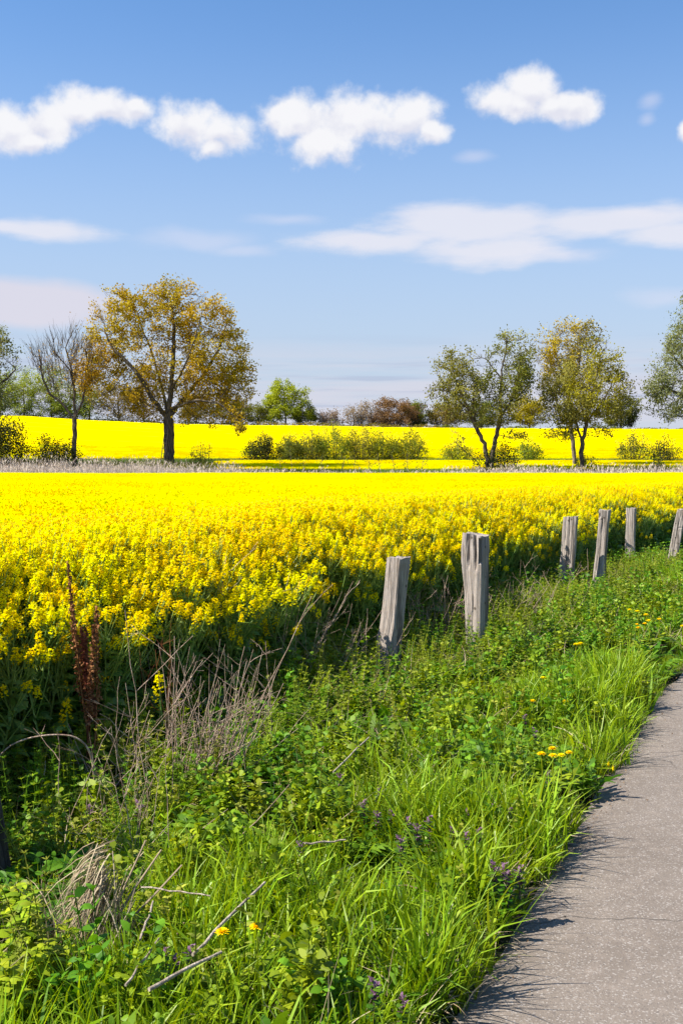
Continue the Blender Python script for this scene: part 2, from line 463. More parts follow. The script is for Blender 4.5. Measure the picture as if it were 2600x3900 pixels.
# ------------------------------------------------------------------ instancing for uncountable growth
def scatter(name, protos, pts, rot, scl, idx, label, cat):
    me = bpy.data.meshes.new(name)
    n = len(pts)
    me.vertices.add(n); me.vertices.foreach_set('co', np.asarray(pts, np.float32).ravel())
    a = me.attributes.new('rot', 'FLOAT_VECTOR', 'POINT'); a.data.foreach_set('vector', np.asarray(rot, np.float32).ravel())
    a = me.attributes.new('scl', 'FLOAT_VECTOR', 'POINT'); a.data.foreach_set('vector', np.asarray(scl, np.float32).ravel())
    a = me.attributes.new('pick', 'INT', 'POINT'); a.data.foreach_set('value', np.asarray(idx, np.int32))
    col = bpy.data.collections.new(name + '_kinds')
    for p in protos: col.objects.link(p)
    o = bpy.data.objects.new(name, me); COL.objects.link(o)
    ng = bpy.data.node_groups.new(name, 'GeometryNodeTree')
    ng.interface.new_socket('Geometry', in_out='INPUT', socket_type='NodeSocketGeometry')
    ng.interface.new_socket('Geometry', in_out='OUTPUT', socket_type='NodeSocketGeometry')
    N = ng.nodes.new
    gi, go, ip, ci = N('NodeGroupInput'), N('NodeGroupOutput'), N('GeometryNodeInstanceOnPoints'), N('GeometryNodeCollectionInfo')
    ci.inputs['Collection'].default_value = col
    ci.inputs['Separate Children'].default_value = True
    ci.inputs['Reset Children'].default_value = True
    ip.inputs['Pick Instance'].default_value = True
    def attr(nm, ty):
        q = N('GeometryNodeInputNamedAttribute'); q.data_type = ty; q.inputs['Name'].default_value = nm
        return q.outputs['Attribute']
    e2r = N('FunctionNodeEulerToRotation')
    l = ng.links.new
    l(attr('rot', 'FLOAT_VECTOR'), e2r.inputs[0]); l(e2r.outputs[0], ip.inputs['Rotation'])
    l(attr('scl', 'FLOAT_VECTOR'), ip.inputs['Scale']); l(attr('pick', 'INT'), ip.inputs['Instance Index'])
    l(gi.outputs[0], ip.inputs['Points']); l(ci.outputs[0], ip.inputs['Instance']); l(ip.outputs[0], go.inputs[0])
    md = o.modifiers.new('growth', 'NODES'); md.node_group = ng
    return tag(o, label, cat, kind='stuff')

def proto(name, mb, mats):
    return bpy.data.objects.new(name, mb.mesh(name, mats))

LANCE = [0.25, 0.85, 1.0, 0.75, 0.08]
OVAL = [0.3, 1.0, 0.95, 0.1]
BLADE = [0.8, 1.0, 0.85, 0.55, 0.06]

def inside_rape(x, y): return rape_x(y) - x           # metres into the crop

# ---- rapeseed plants
def raceme(mb, p, r, nf, fs, tall=0.075, rad=0.028, buds=True):
    """a head of four-petalled flowers with a knob of buds on top"""
    k = np.arange(nf); th = k * 2.399 + r.uniform(0, 6.28)
    h = (k / max(nf - 1, 1)) ** 0.8
    rr = rad * (1.0 - 0.6 * h) * r.uniform(0.7, 1.15, nf)
    C = np.stack([p[0] + rr * np.cos(th), p[1] + rr * np.sin(th), p[2] - tall * 0.75 + h * tall + r.normal(0, 0.004, nf)], 1)
    B = np.repeat(C, 4, 0)
    az = np.repeat(r.uniform(0, 6.28, nf), 4) + np.tile(np.arange(4) * PI / 2, nf) + r.normal(0, 0.15, nf * 4)
    pit = np.repeat(r.uniform(-0.9, 1.2, nf), 4) + r.normal(0, 0.5, nf * 4)
    v, f, _ = strips(B, az, pit, pit - 0.4, fs * r.uniform(0.42, 0.6, nf * 4), fs * 0.48, [0.45, 1.0, 0.65])
    mb.add(v, f, 0, rep(np.repeat(r.uniform(0, 1, nf), 4), 6))
    if buds:
        v, f = quads_random(np.array([p + (0, 0, tall * 0.30)]) + r.normal(0, 0.006, (7, 3)), 0.011, r)
        mb.add(v, f, 1, r.uniform(0, 1, len(v)))

def rape_plant(seed, h=1.1, low_flowers=0.0):
    r = rng(seed); mb = MB()
    lean = r.normal(0, 0.06, 2)
    t = np.linspace(0, 1, 6)
    main = np.stack([lean[0] * t ** 2 + 0.01 * np.sin(t * 5 + seed), lean[1] * t ** 2, t * h], 1)
    v, f = tube(main, np.linspace(0.0065, 0.003, 6), 4); mb.add(v, f, 2, 0.4)
    tips = [(main[-1], 1.0)]
    for k in range(r.integers(11, 17) if h > 0.7 else r.integers(4, 8)):
        s = r.uniform(0.45, 0.85)
        b = np.array([np.interp(s, t, main[:, i]) for i in range(3)])
        a = r.uniform(0, 2 * PI); L = (1 - s) * h * r.uniform(0.90, 1.06) + 0.05
        q = np.linspace(0, 1, 4)
        L = L * r.uniform(0.8, 1.0); br = b + np.stack([np.cos(a) * 0.5 * L * np.sin(q * 1.4), np.sin(a) * 0.5 * L * np.sin(q * 1.4), q * L * 0.93], 1)
        v, f = tube(br, np.linspace(0.0035, 0.0022, 4), 3); mb.add(v, f, 2, 0.7)
        tips.append((br[-1], 0.9))
        n = 2
        v, f, _ = strips(np.repeat(b[None], n, 0), a + r.normal(0, 0.5, n), 0.5, -0.5, r.uniform(0.06, 0.11, n), r.uniform(0.018, 0.03, n), LANCE, r.normal(0, 0.4, n))
        mb.add(v, f, 3, rep(r.uniform(0.4, 1, n), 10))
    for p, w in tips:
        raceme(mb, p, r, int(r.integers(17, 26) * w), 0.0180, r.uniform(0.032, 0.06), r.uniform(0.018, 0.028))
        n = 4                                         # young pods below the flowers
        z = p[2] - r.uniform(0.09, 0.17, n)
        v, f, _ = strips(np.stack([np.full(n, p[0]), np.full(n, p[1]), z], 1), r.uniform(0, 6.28, n), 0.5, 0.9, 0.035, 0.0035, [1, 0.9, 0.4])
        mb.add(v, f, 2, 0.9)
    n = 13                                            # stem leaves, larger lower down
    s = r.uniform(0.05, 0.62, n)
    B = np.stack([np.interp(s, t, main[:, i]) for i in range(3)], 1)
    L = 0.09 + 0.17 * (1 - s / 0.62) * r.uniform(0.6, 1.1, n)
    v, f, _ = strips(B, r.uniform(0, 6.28, n), r.uniform(0.2, 0.9, n), r.uniform(-1.2, -0.3, n), L, L * r.uniform(0.26, 0.4, n), [0.25, 0.55, 1.0, 0.85, 0.1], r.normal(0, 0.45, n))
    mb.add(v, f, 3, rep(r.uniform(0, 0.8, n), 10))
    return mb
RAPE_MATS = [M['petal'], M['bud'], M['rape_stem'], M['rape_leaf']]

def rape_patch(seed, size=2.0, per_m2=185, h=1.1):
    """the flowering top of a square of crop"""
    r = rng(seed); mb = MB(); n = int(size * size * per_m2)
    P = np.stack([r.uniform(-size / 2, size / 2, n), r.uniform(-size / 2, size / 2, n), np.zeros(n)], 1)
    P[:, 2] = h - np.abs(r.normal(0, 0.06, n)) - 0.06 * r.random(n) + 0.05 * vnoise(P[:, 0], P[:, 1], 0.35, seed)
    nf = 14
    C = np.repeat(P, nf, 0); k = np.tile(np.arange(nf), n); th = k * 2.399 + np.repeat(r.uniform(0, 6, n), nf)
    rr = 0.036 * r.uniform(0.4, 1.2, n * nf) * (1 - 0.04 * k)
    C = C + np.stack([rr * np.cos(th), rr * np.sin(th), -0.06 + 0.008 * k + r.normal(0, 0.008, n * nf)], 1)
    tnt = np.repeat(r.uniform(0, 1, n), nf) * 0.6 + 0.4 * r.random(n * nf)
    v, f = quads_random(C, 0.024 * r.uniform(0.8, 1.2, n * nf), r, 0.0, 0.85)
    mb.add(v, f, 0, rep(tnt, 4))
    v, f = quads_random(C[::3], 0.025, r, 0.0, 0.85)
    mb.add(v, f, 0, rep(tnt[::3], 4))
    m = int(size * size * 70)
    B = np.stack([r.uniform(-size / 2, size / 2, m), r.uniform(-size / 2, size / 2, m), r.uniform(0.55, 0.85, m)], 1)
    v, f, _ = strips(B, r.uniform(0, 6.28, m), 1.35, 1.5, r.uniform(0.15, 0.3, m), 0.007, [1, 0.8, 0.6]); mb.add(v, f, 2, 0.6)
    B[:, 2] -= r.uniform(0.05, 0.3, m)
    v, f, _ = strips(B, r.uniform(0, 6.28, m), 0.6, -0.6, r.uniform(0.08, 0.16, m), 0.045, OVAL); mb.add(v, f, 3, rep(r.random(m), 8))
    return mb

def build_rape():
    r = rng(11)
    edge = [proto('rape_plant', rape_plant(100 + i, h=0.42 + 0.7 * i / 15), RAPE_MATS) for i in range(16)]
    patch = [proto('rape_patch', rape_patch(300 + i), RAPE_MATS) for i in range(6)]
    # border rows, plant by plant
    n = 9000
    y = r.uniform(2.2, 34, n); d = r.uniform(0.0, 1.6, n) ** 1.0
    x = rape_x(y) - d * 1.12
    keep = (r.random(n) < np.clip(0.50 + d * 0.8, 0, 1) * np.where(y > 16, 0.55, 1.0)) & (x > -0.2965 * y - 1.6) & (x < 0.2965 * y + 2.5)
    x, y, d = x[keep], y[keep], d[keep]
    m = len(x)
    z = gz(x, y)
    s = r.uniform(0.94, 1.06, m)
    ht = 0.62 + 0.47 * np.clip(d / 0.65, 0, 1) ** 0.75 + 0.06 * (vnoise(x, y, 0.7, 9) - 0.5) + r.normal(0, 0.045, m) - r.uniform(0.0, 0.3, m) * (r.random(m) < 0.3) * (d < 0.3)
    rot = np.stack([r.normal(0, 0.07, m), r.normal(0, 0.07, m) + 0.10 * np.exp(-d * 3), r.uniform(0, 6.28, m)], 1)
    scatter('rapeseed_border', edge, np.stack([x, y, z], 1), rot, np.repeat(s[:, None], 3, 1), np.clip(np.round((ht - 0.42) / 0.7 * 15), 0, 15).astype(int),
            'green stems and lower flowers of rapeseed along the edge of the field', 'crop')
    # the body of the near field in squares
    P = []
    for yy in np.arange(3.0, 95.5, 1.85):
        w = 0.2965 * yy + 7
        for xx in np.arange(-w, w, 1.85):
            P.append((xx + r.uniform(-.2, .2), yy + r.uniform(-.2, .2)))
    P = np.array(P)
    P = P[(inside_rape(P[:, 0], P[:, 1]) > 1.42) & (P[:, 1] < 94.6)]
    m = len(P)
    z = gz(P[:, 0], P[:, 1]) + 0.10 * (vnoise(P[:, 0], P[:, 1], 5.0, 6) - 0.5)
    rot = np.stack([np.full(m, -0.0), np.zeros(m), r.integers(0, 4, m) * PI / 2], 1)
    scatter('rapeseed_field', patch, np.column_stack([P, z]), rot, np.ones((m, 3)), r.integers(0, 6, m),
            'wide field of yellow flowering rapeseed behind the fence posts', 'crop')
    # the strip beyond the reeds, and the foot of the hill
    P = []
    for yy in np.arange(107.5, 156, 1.95):
        w = 0.2965 * yy + 10
        for xx in np.arange(-w, w, 1.95):
            if 123.0 < yy < 127.0: continue
            if yy < 124 and xx < -13 + 1.2 * vnoise(xx, yy, 3, 2): continue
            P.append((xx + r.uniform(-.2, .2), yy + r.uniform(-.2, .2)))
    P = np.array(P); m = len(P)
    z = gz(P[:, 0], P[:, 1]) - 0.05
    scatter('rapeseed_strip', patch, np.column_stack([P, z]), np.stack([np.zeros(m), np.zeros(m), r.integers(0, 4, m) * PI / 2], 1), np.ones((m, 3)), r.integers(0, 6, m),
            'narrow yellow strip of rapeseed between the reeds and the hillside', 'crop')
    # the hillside
    mt, nt, p = new_mat('far_rapeseed')
    tc = nt.nodes.new('ShaderNodeTexCoord'); o = tc.outputs['Object']
    mp = nt.nodes.new('ShaderNodeMapping'); mp.inputs['Scale'].default_value = (0.12, 1.0, 1.0); nt.links.new(o, mp.inputs[0])
    a = noise(nt, o, 2.6, 6, 0.7); b = noise(nt, mp.outputs[0], 0.30, 5, 0.6)
    c = mixc(nt, a.step(0.38, 0.66), (0.62, 0.47, 0.0), (0.92, 0.76, 0.0))
    c = mixc(nt, b.step(0.45, 0.72) * 0.55, c, (0.74, 0.56, 0.0))
    sx = nt.nodes.new('ShaderNodeSeparateXYZ'); nt.links.new(o, sx.inputs[0])      # tramlines left by the sprayer
    row = (E(nt, sx.outputs[1]) * 1.0 + E(nt, sx.outputs[0]) * 0.16) / 21.0
    fr = row._op('FRACT')
    ln = (fr - 0.50)._op('ABSOLUTE').step(0.030, 0.012)
    gap = noise(nt, o, 0.09, 3).step(0.40, 0.6)
    c = mixc(nt, ln * gap * 0.6, c, (0.30, 0.27, 0.02))
    nt.links.new(c, p.inputs['Base Color']); p.inputs['Roughness'].default_value = 1.0; p.inputs['Specular IOR Level'].default_value = 0.0
    def zf(x, y): return gz(x, y) + 1.02 + 0.10 * (vnoise(x, y, 0.9, 5) - 0.5) + 0.10 * (vnoise(x, y, 3.0, 7) - 0.5)
    xs = np.arange(-190, 190, 1.0); ys = np.concatenate([[150.0], np.arange(151, 304, 1.0)])
    def zz(x, y): return np.where(y < 150.5, gz(x, y), zf(x, y))
    hl = grid_sheet('hillside_rapeseed', xs, ys, zz, mt)
    tag(hl, 'yellow rapeseed covering the far hillside up to the ridge', 'crop', kind='stuff')
build_rape()


# ------------------------------------------------------------------ verge: grass, herbs, straw
def grass_tuft(seed, n=28, lo=0.12, hi=0.26, w=0.0055, spread=0.06):
    r = rng(seed); mb = MB()
    a = r.uniform(0, 6.28, n); rad = spread * np.sqrt(r.random(n))
    B = np.stack([rad * np.cos(a), rad * np.sin(a), np.full(n, -0.01)], 1)
    L = r.uniform(lo, hi, n)
    v, f, _ = strips(B, a + r.normal(0, 0.9, n), r.uniform(1.2, 1.55, n), r.uniform(-0.9, 1.3, n), L, w * r.uniform(0.5, 1.4, n), BLADE, r.normal(0, 0.8, n), 1.6)
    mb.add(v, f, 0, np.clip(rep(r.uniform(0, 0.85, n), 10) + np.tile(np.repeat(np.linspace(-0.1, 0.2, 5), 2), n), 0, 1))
    m = max(2, n // 6)                                  # a few withered blades
    v, f, _ = strips(B[:m], r.uniform(0, 6.28, m), 0.9, -0.4, L[:m] * 0.8, w * 0.7, BLADE, r.normal(0, 0.8, m)); mb.add(v, f, 1, rep(r.random(m), 10))
    return mb

def herb(seed, stems=7, hi=0.17, leaf=0.030):
    r = rng(seed); mb = MB()
    for _ in range(stems):
        a = r.uniform(0, 6.28); q = 0.06 * math.sqrt(r.random()); b = np.array([q * math.cos(a), q * math.sin(a), 0.0]); h = r.uniform(0.4, 1) * hi
        top = b + (r.normal(0, 0.02), r.normal(0, 0.02), h)
        v, f = tube([b, (b + top) / 2, top], 0.0016, 3); mb.add(v, f, 0, 0.2)
        k = 6
        s = np.linspace(0.35, 1.0, k); B = b + (top - b) * s[:, None]; B = np.repeat(B, 2, 0)
        az = np.repeat(np.arange(k) * PI / 2 + r.uniform(0, 6), 2) + np.tile([0, PI], k) + r.normal(0, 0.2, 2 * k)
        L = leaf * r.uniform(0.7, 1.3, 2 * k)
        v, f, _ = strips(B, az, r.uniform(0.0, 1.2, 2 * k), r.uniform(-0.9, 0.3, 2 * k), L, L * r.uniform(0.45, 0.75, 2 * k), [0.15, 0.95, 1.0, 0.65, 0.08], r.normal(0, 0.6, 2 * k))
        mb.add(v, f, 0, rep(r.uniform(0.2, 1, 2 * k), 10))
    return mb

def frond_rosette(seed, nf=9, Lf=0.24):
    r = rng(seed); mb = MB()
    for k in range(nf):
        a = k * 2.399 + r.normal(0, 0.3); L = Lf * r.uniform(0.6, 1.1); p0 = r.uniform(0.7, 1.3); p1 = r.uniform(-0.5, 0.2)
        ns = 9; t = np.linspace(0, 1, ns); ang = p0 + (p1 - p0) * t
        st = L / ns; hx = np.cumsum(np.cos(ang)) * st; hz = np.cumsum(np.sin(ang)) * st
        C = np.stack([np.cos(a) * hx, np.sin(a) * hx, hz], 1)
        v, f = tube(C, 0.0016, 3); mb.add(v, f, 0, 0.4)
        for sgn in (-1, 1):
            s = np.arange(2, ns); m = len(s)
            w = L * 0.36 * np.sin((s - 1.0) / (ns - 1.0) * 2.6 + 0.35)
            w = np.maximum(w, 0.012)
            for off, ln in ((0.0, 1.0), (0.45, 0.6), (-0.45, 0.6)):
                B = C[s]
                v, f, _ = strips(B, a + sgn * (1.0 + off) + r.normal(0, 0.1, m), ang[s] * 0.3 + 0.15, ang[s] * 0.3 - 0.5, w * ln, 0.009 + w * 0.16, [0.3, 1, 0.75, 0.1], r.normal(0, 0.3, m))
                mb.add(v, f, 0, rep(r.uniform(0.1, 1.0, m), 8))
    return mb

def cleavers(seed, stems=6, hi=0.36):
    r = rng(seed); mb = MB()
    for _ in range(stems):
        a = r.uniform(0, 6.28); q = 0.07 * math.sqrt(r.random()); b = np.array([q * math.cos(a), q * math.sin(a), 0.0]); h = r.uniform(0.55, 1) * hi
        top = b + (r.normal(0, 0.06), r.normal(0, 0.06), h)
        v, f = tube([b, b * 0.6 + top * 0.4 + (0, 0, 0.02), top], 0.0014, 3); mb.add(v, f, 0, 0.6)
        k = 8; s = np.linspace(0.2, 1.0, k); C = b + (top - b) * s[:, None]; C = np.repeat(C, 7, 0); n = 7 * k
        sz = np.repeat(np.linspace(1.0, 0.6, k), 7)
        v, f, _ = strips(C, np.tile(np.arange(7) * 2 * PI / 7, k) + np.repeat(r.uniform(0, 6, k), 7), np.repeat(np.linspace(0.1, 0.7, k), 7) + r.normal(0, 0.15, n), 0.0, 0.030 * sz * r.uniform(0.8, 1.2, n), 0.0052 * sz, [0.4, 1, 0.9, 0.1], r.normal(0, 0.3, n))
        mb.add(v, f, 0, rep(r.uniform(0.35, 1.0, n), 8))
    return mb

def straw_tuft(seed, n=16):
    r = rng(seed); mb = MB()
    B = np.stack([r.normal(0, 0.05, n), r.normal(0, 0.05, n), np.zeros(n)], 1)
    v, f, _ = strips(B, r.uniform(0, 6.28, n), r.uniform(0.2, 1.3, n), r.uniform(-0.6, 1.0, n), r.uniform(0.12, 0.34, n), 0.0032, BLADE, r.normal(0, 0.6, n))
    mb.add(v, f, 0, rep(r.random(n), 10))
    return mb

POST_FEET = [(0.337, 8.5), (1.094, 9.36), (2.575, 13.3), (2.985, 13.5), (4.13, 16.5), (4.83, 16.9)]
def verge_points(n, seed, y0, y1, past_path=0.0, past_rape=0.25):
    """points spread evenly over the verge; s runs 0 at the crop to 1 at the path"""
    r = rng(seed)
    y = np.sqrt(r.uniform(y0 ** 2, y1 ** 2, n))
    a = rape_x(y) - past_rape; b = path_x(y) + past_path
    x = a + (b - a) * r.random(n)
    k = (x > -0.2965 * y - 1.2) & (x < 0.2965 * y + 1.2)
    for qx, qy in POST_FEET:
        k &= (np.hypot(x - qx + 0.02 * (y - qy), (y - qy + 0.30) / 1.7) > 0.24) | (r.random(n) < 0.25)
    return x[k], y[k], ((x - a) / (b - a))[k], r

def rots(m, r, tilt=0.12): return np.stack([r.normal(0, tilt, m), r.normal(0, tilt, m), r.uniform(0, 6.28, m)], 1)
def S3(s, zs=1.0): return np.stack([s, s, s * zs], 1)

def build_verge():
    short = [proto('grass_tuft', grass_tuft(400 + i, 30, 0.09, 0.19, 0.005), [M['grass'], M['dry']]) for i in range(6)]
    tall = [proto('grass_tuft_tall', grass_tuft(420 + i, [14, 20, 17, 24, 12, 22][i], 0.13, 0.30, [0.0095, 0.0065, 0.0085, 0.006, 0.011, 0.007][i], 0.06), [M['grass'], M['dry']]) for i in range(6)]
    # grass
    X, Y, Z, Rr, Sc, Id = [], [], [], [], [], []
    for (n, y0, y1, seed) in ((2600, 2.3, 5.0, 1), (3800, 5.0, 9.0, 2), (3600, 9.0, 14, 3), (2600, 14, 24, 4)):
        x, y, s, r = verge_points(n, 40 + seed, y0, y1)
        lush = vnoise(x, y, 0.55, 12)
        share = np.clip(0.13 + 0.9 * s ** 2.3 + np.clip((y - 8) / 14, 0, 0.4), 0, 1) * (0.30 + 0.95 * lush)
        share = np.where((y < 4.3) & (s > 0.40), 0.72, share)
        k = r.random(len(x)) < share
        x, y, s, lush = x[k], y[k], s[k], lush[k]; m = len(x)
        it = np.where(r.random(m) < np.clip((lush - 0.35) * 1.6 + (y < 4.4) * 0.35, 0.05, 0.9) * np.where(s > 0.93, 0.3, 1), r.integers(6, 12, m), r.integers(0, 6, m))
        sc_ = (0.55 + 0.65 * lush) * r.uniform(0.85, 1.2, m) * np.where(s > 0.92, np.where(y < 5, 1.1, 0.85), 1.0) * (1 + np.clip((y - 9) / 30, 0, 0.25)) * np.interp(s, [0, 0.35, 0.7], [0.62, 0.75, 1.0])
        rt = rots(m, r); rt[:, 1] += 0.26 * np.exp(-((1 - s) / 0.07))        # leans out over the path
        X.append(x); Y.append(y); Rr.append(rt); Sc.append(sc_); Id.append(it)
    r = rng(48)                                        # rank clumps added along the path edge to throw shadows across it
    for (cx, cy, q, big) in ((0.20, 3.35, 12, 1.25), (0.42, 4.02, 12, 1.35), (0.72, 4.6, 9, 1.2), (1.33, 5.98, 7, 1.3), (1.72, 7.25, 12, 1.5), (1.55, 6.6, 7, 1.2)):
        X.append(cx + r.normal(0, 0.07, q)); Y.append(cy + r.normal(0, 0.045, q)); Sc.append(big * r.uniform(0.8, 1.1, q)); Id.append(r.integers(6, 12, q))
        Rr.append(rots(q, r, 0.15))
    x, y = np.concatenate(X), np.concatenate(Y)
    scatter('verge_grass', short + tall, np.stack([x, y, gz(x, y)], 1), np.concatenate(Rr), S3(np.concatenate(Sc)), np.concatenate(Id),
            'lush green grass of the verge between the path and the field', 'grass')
    # low broad-leaved herbs
    kinds = [proto('herb_plant', herb(450 + i, 8, [0.13, 0.17, 0.20, 0.15][i], [0.018, 0.024, 0.030, 0.021][i]), M[['herb', 'fern', 'herb', 'herb_pale'][i]]) for i in range(4)] + [proto('herb_plant', herb(456, 5, 0.30, 0.034), M['fern']), proto('herb_plant', herb(457, 4, 0.26, 0.020), M['herb_pale'])]
    x, y, s, r = verge_points(11000, 61, 2.4, 18)
    k = r.random(len(x)) < np.clip(1.2 - 0.55 * s, 0, 1) * np.clip(2.6 * vnoise(x, y, 0.32, 21) - 0.55, 0.05, 1) * np.where(s > .93, 0.3, 1); x, y = x[k], y[k]; m = len(x)
    scatter('verge_herbs', kinds, np.stack([x, y, gz(x, y)], 1), rots(m, r), S3(r.uniform(0.55, 1.4, m)), np.where(r.random(m) < 0.12, r.integers(4, 6, m), r.integers(0, 4, m)),
            'small leafy herbs growing among the verge grass', 'herbs')
    # ferny leaves
    kinds = [proto('frond_plant', frond_rosette(470 + i), M['fern']) for i in range(4)]
    x, y, s, r = verge_points(3000, 62, 2.6, 22)
    k = r.random(len(x)) < np.clip(0.95 - 1.0 * np.abs(s - 0.42) * 1.6, 0.02, 1) * vnoise(x, y, 0.8, 31) * 1.3; x, y = x[k], y[k]; m = len(x)
    scatter('verge_fronds', kinds, np.stack([x, y, gz(x, y)], 1), rots(m, r), S3(r.uniform(0.6, 1.15, m)), r.integers(0, 4, m),
            'dark green ferny leaves spreading between the posts and the path', 'herbs')
    # cleavers
    kinds = [proto('cleavers_plant', cleavers(480 + i), M[['herb', 'herb_pale', 'fern', 'herb'][i]]) for i in range(4)]
    x, y, s, r = verge_points(5200, 63, 2.6, 16, past_rape=0.45)
    k = r.random(len(x)) < np.clip(1.05 - 1.6 * s, 0.0, 1) * (0.3 + vnoise(x, y, 0.6, 41)); x, y = x[k], y[k]; m = len(x)
    scatter('verge_cleavers', kinds, np.stack([x, y, gz(x, y)], 1), rots(m, r, 0.2), S3(r.uniform(0.7, 1.15, m)), r.integers(0, 4, m),
            'upright whorled cleavers growing along the edge of the crop', 'herbs')
    # coarse rosettes
    def rosette(seed):
        r = rng(seed); mb = MB(); n = 11
        v, f, _ = strips(np.stack([r.normal(0, .01, n), r.normal(0, .01, n), np.zeros(n)], 1), np.arange(n) * 2.4, r.uniform(0.5, 1.4, n), r.uniform(-0.6, 0.5, n), r.uniform(0.08, 0.19, n), r.uniform(0.024, 0.045, n), [0.15, 0.5, 0.35, 0.8, 0.5, 1.0, 0.6, 0.7, 0.06], r.normal(0, 0.3, n))
        mb.add(v, f, 0, rep(r.uniform(0.1, 0.9, n), 18)); return mb
    kinds = [proto('weed_rosette', rosette(500 + i), M['fern']) for i in range(5)]
    x, y, s, r = verge_points(2300, 65, 2.6, 18)
    k = r.random(len(x)) < 0.35 + 0.7 * vnoise(x, y, 0.6, 61); x, y = x[k], y[k]; m = len(x)
    scatter('verge_weeds', kinds, np.stack([x, y, gz(x, y) + 0.01], 1), rots(m, r, 0.15), S3(r.uniform(0.7, 1.3, m)), r.integers(0, 5, m),
            'coarse lobed weed leaves in the verge grass', 'herbs')
    # straw
    kinds = [proto('straw_tuft', straw_tuft(490 + i), M['dry']) for i in range(4)]
    x, y, s, r = verge_points(4200, 64, 2.6, 18)
    k = r.random(len(x)) < np.clip(0.85 - 1.0 * s, 0.10, 1) * (0.2 + 0.9 * vnoise(x, y, 0.7, 51)); x, y = x[k], y[k]; m = len(x)
    scatter('verge_straw', kinds, np.stack([x, y, gz(x, y) + 0.03], 1), rots(m, r, 0.3), S3(r.uniform(0.7, 1.2, m)), r.integers(0, 4, m),
            'withered pale straw tangled in the grass of the verge', 'straw')
    # far side of the path
    r = rng(77); n = 1600; y = r.uniform(1.5, 30, n); x = path_x(y) + 2.7 + r.uniform(0.0, 1.6, n)
    scatter('roadside_grass', short, np.stack([x, y, gz(x, y)], 1), rots(n, r), S3(r.uniform(0.8, 1.3, n)), r.integers(0, 6, n), 'grass along the far side of the path', 'grass')
build_verge()


# ------------------------------------------------------------------ fence posts
def wood_mat(name, dark=1.0):
    m, nt, p = new_mat(name)
    tc = nt.nodes.new('ShaderNodeTexCoord'); o = tc.outputs['Object']
    mp = nt.nodes.new('ShaderNodeMapping'); mp.inputs['Scale'].default_value = (1, 1, 0.035); nt.links.new(o, mp.inputs[0])
    g1 = noise(nt, mp.outputs[0], 95, 6, 0.75); g2 = noise(nt, mp.outputs[0], 16, 4, 0.6); bl = noise(nt, o, 7, 4, 0.6)
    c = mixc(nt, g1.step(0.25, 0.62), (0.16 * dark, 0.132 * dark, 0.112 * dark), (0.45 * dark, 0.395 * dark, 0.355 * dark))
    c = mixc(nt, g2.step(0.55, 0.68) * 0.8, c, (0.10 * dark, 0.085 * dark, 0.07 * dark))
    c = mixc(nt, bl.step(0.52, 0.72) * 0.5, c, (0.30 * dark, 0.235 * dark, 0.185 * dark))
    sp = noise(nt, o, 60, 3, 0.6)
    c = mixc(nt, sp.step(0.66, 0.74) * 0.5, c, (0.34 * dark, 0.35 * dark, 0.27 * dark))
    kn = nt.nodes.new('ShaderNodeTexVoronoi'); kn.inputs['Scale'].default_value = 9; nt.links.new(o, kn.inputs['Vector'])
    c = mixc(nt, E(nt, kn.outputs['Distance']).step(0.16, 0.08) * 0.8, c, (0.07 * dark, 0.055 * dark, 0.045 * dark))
    nt.links.new(c, p.inputs['Base Color']); p.inputs['Roughness'].default_value = 0.95; p.inputs['Specular IOR Level'].default_value = 0.05
    b = nt.nodes.new('ShaderNodeBump'); b.inputs['Strength'].default_value = 1.0; b.inputs['Distance'].default_value = 0.012
    nt.links.new((g1 + g2).s, b.inputs['Height']); nt.links.new(b.outputs[0], p.inputs['Normal'])
    return m
M['bleached'] = bark_mat('bleached_stick', (0.28, 0.22, 0.165), (0.60, 0.51, 0.41), 40)
M['wood'] = wood_mat('weathered_oak')

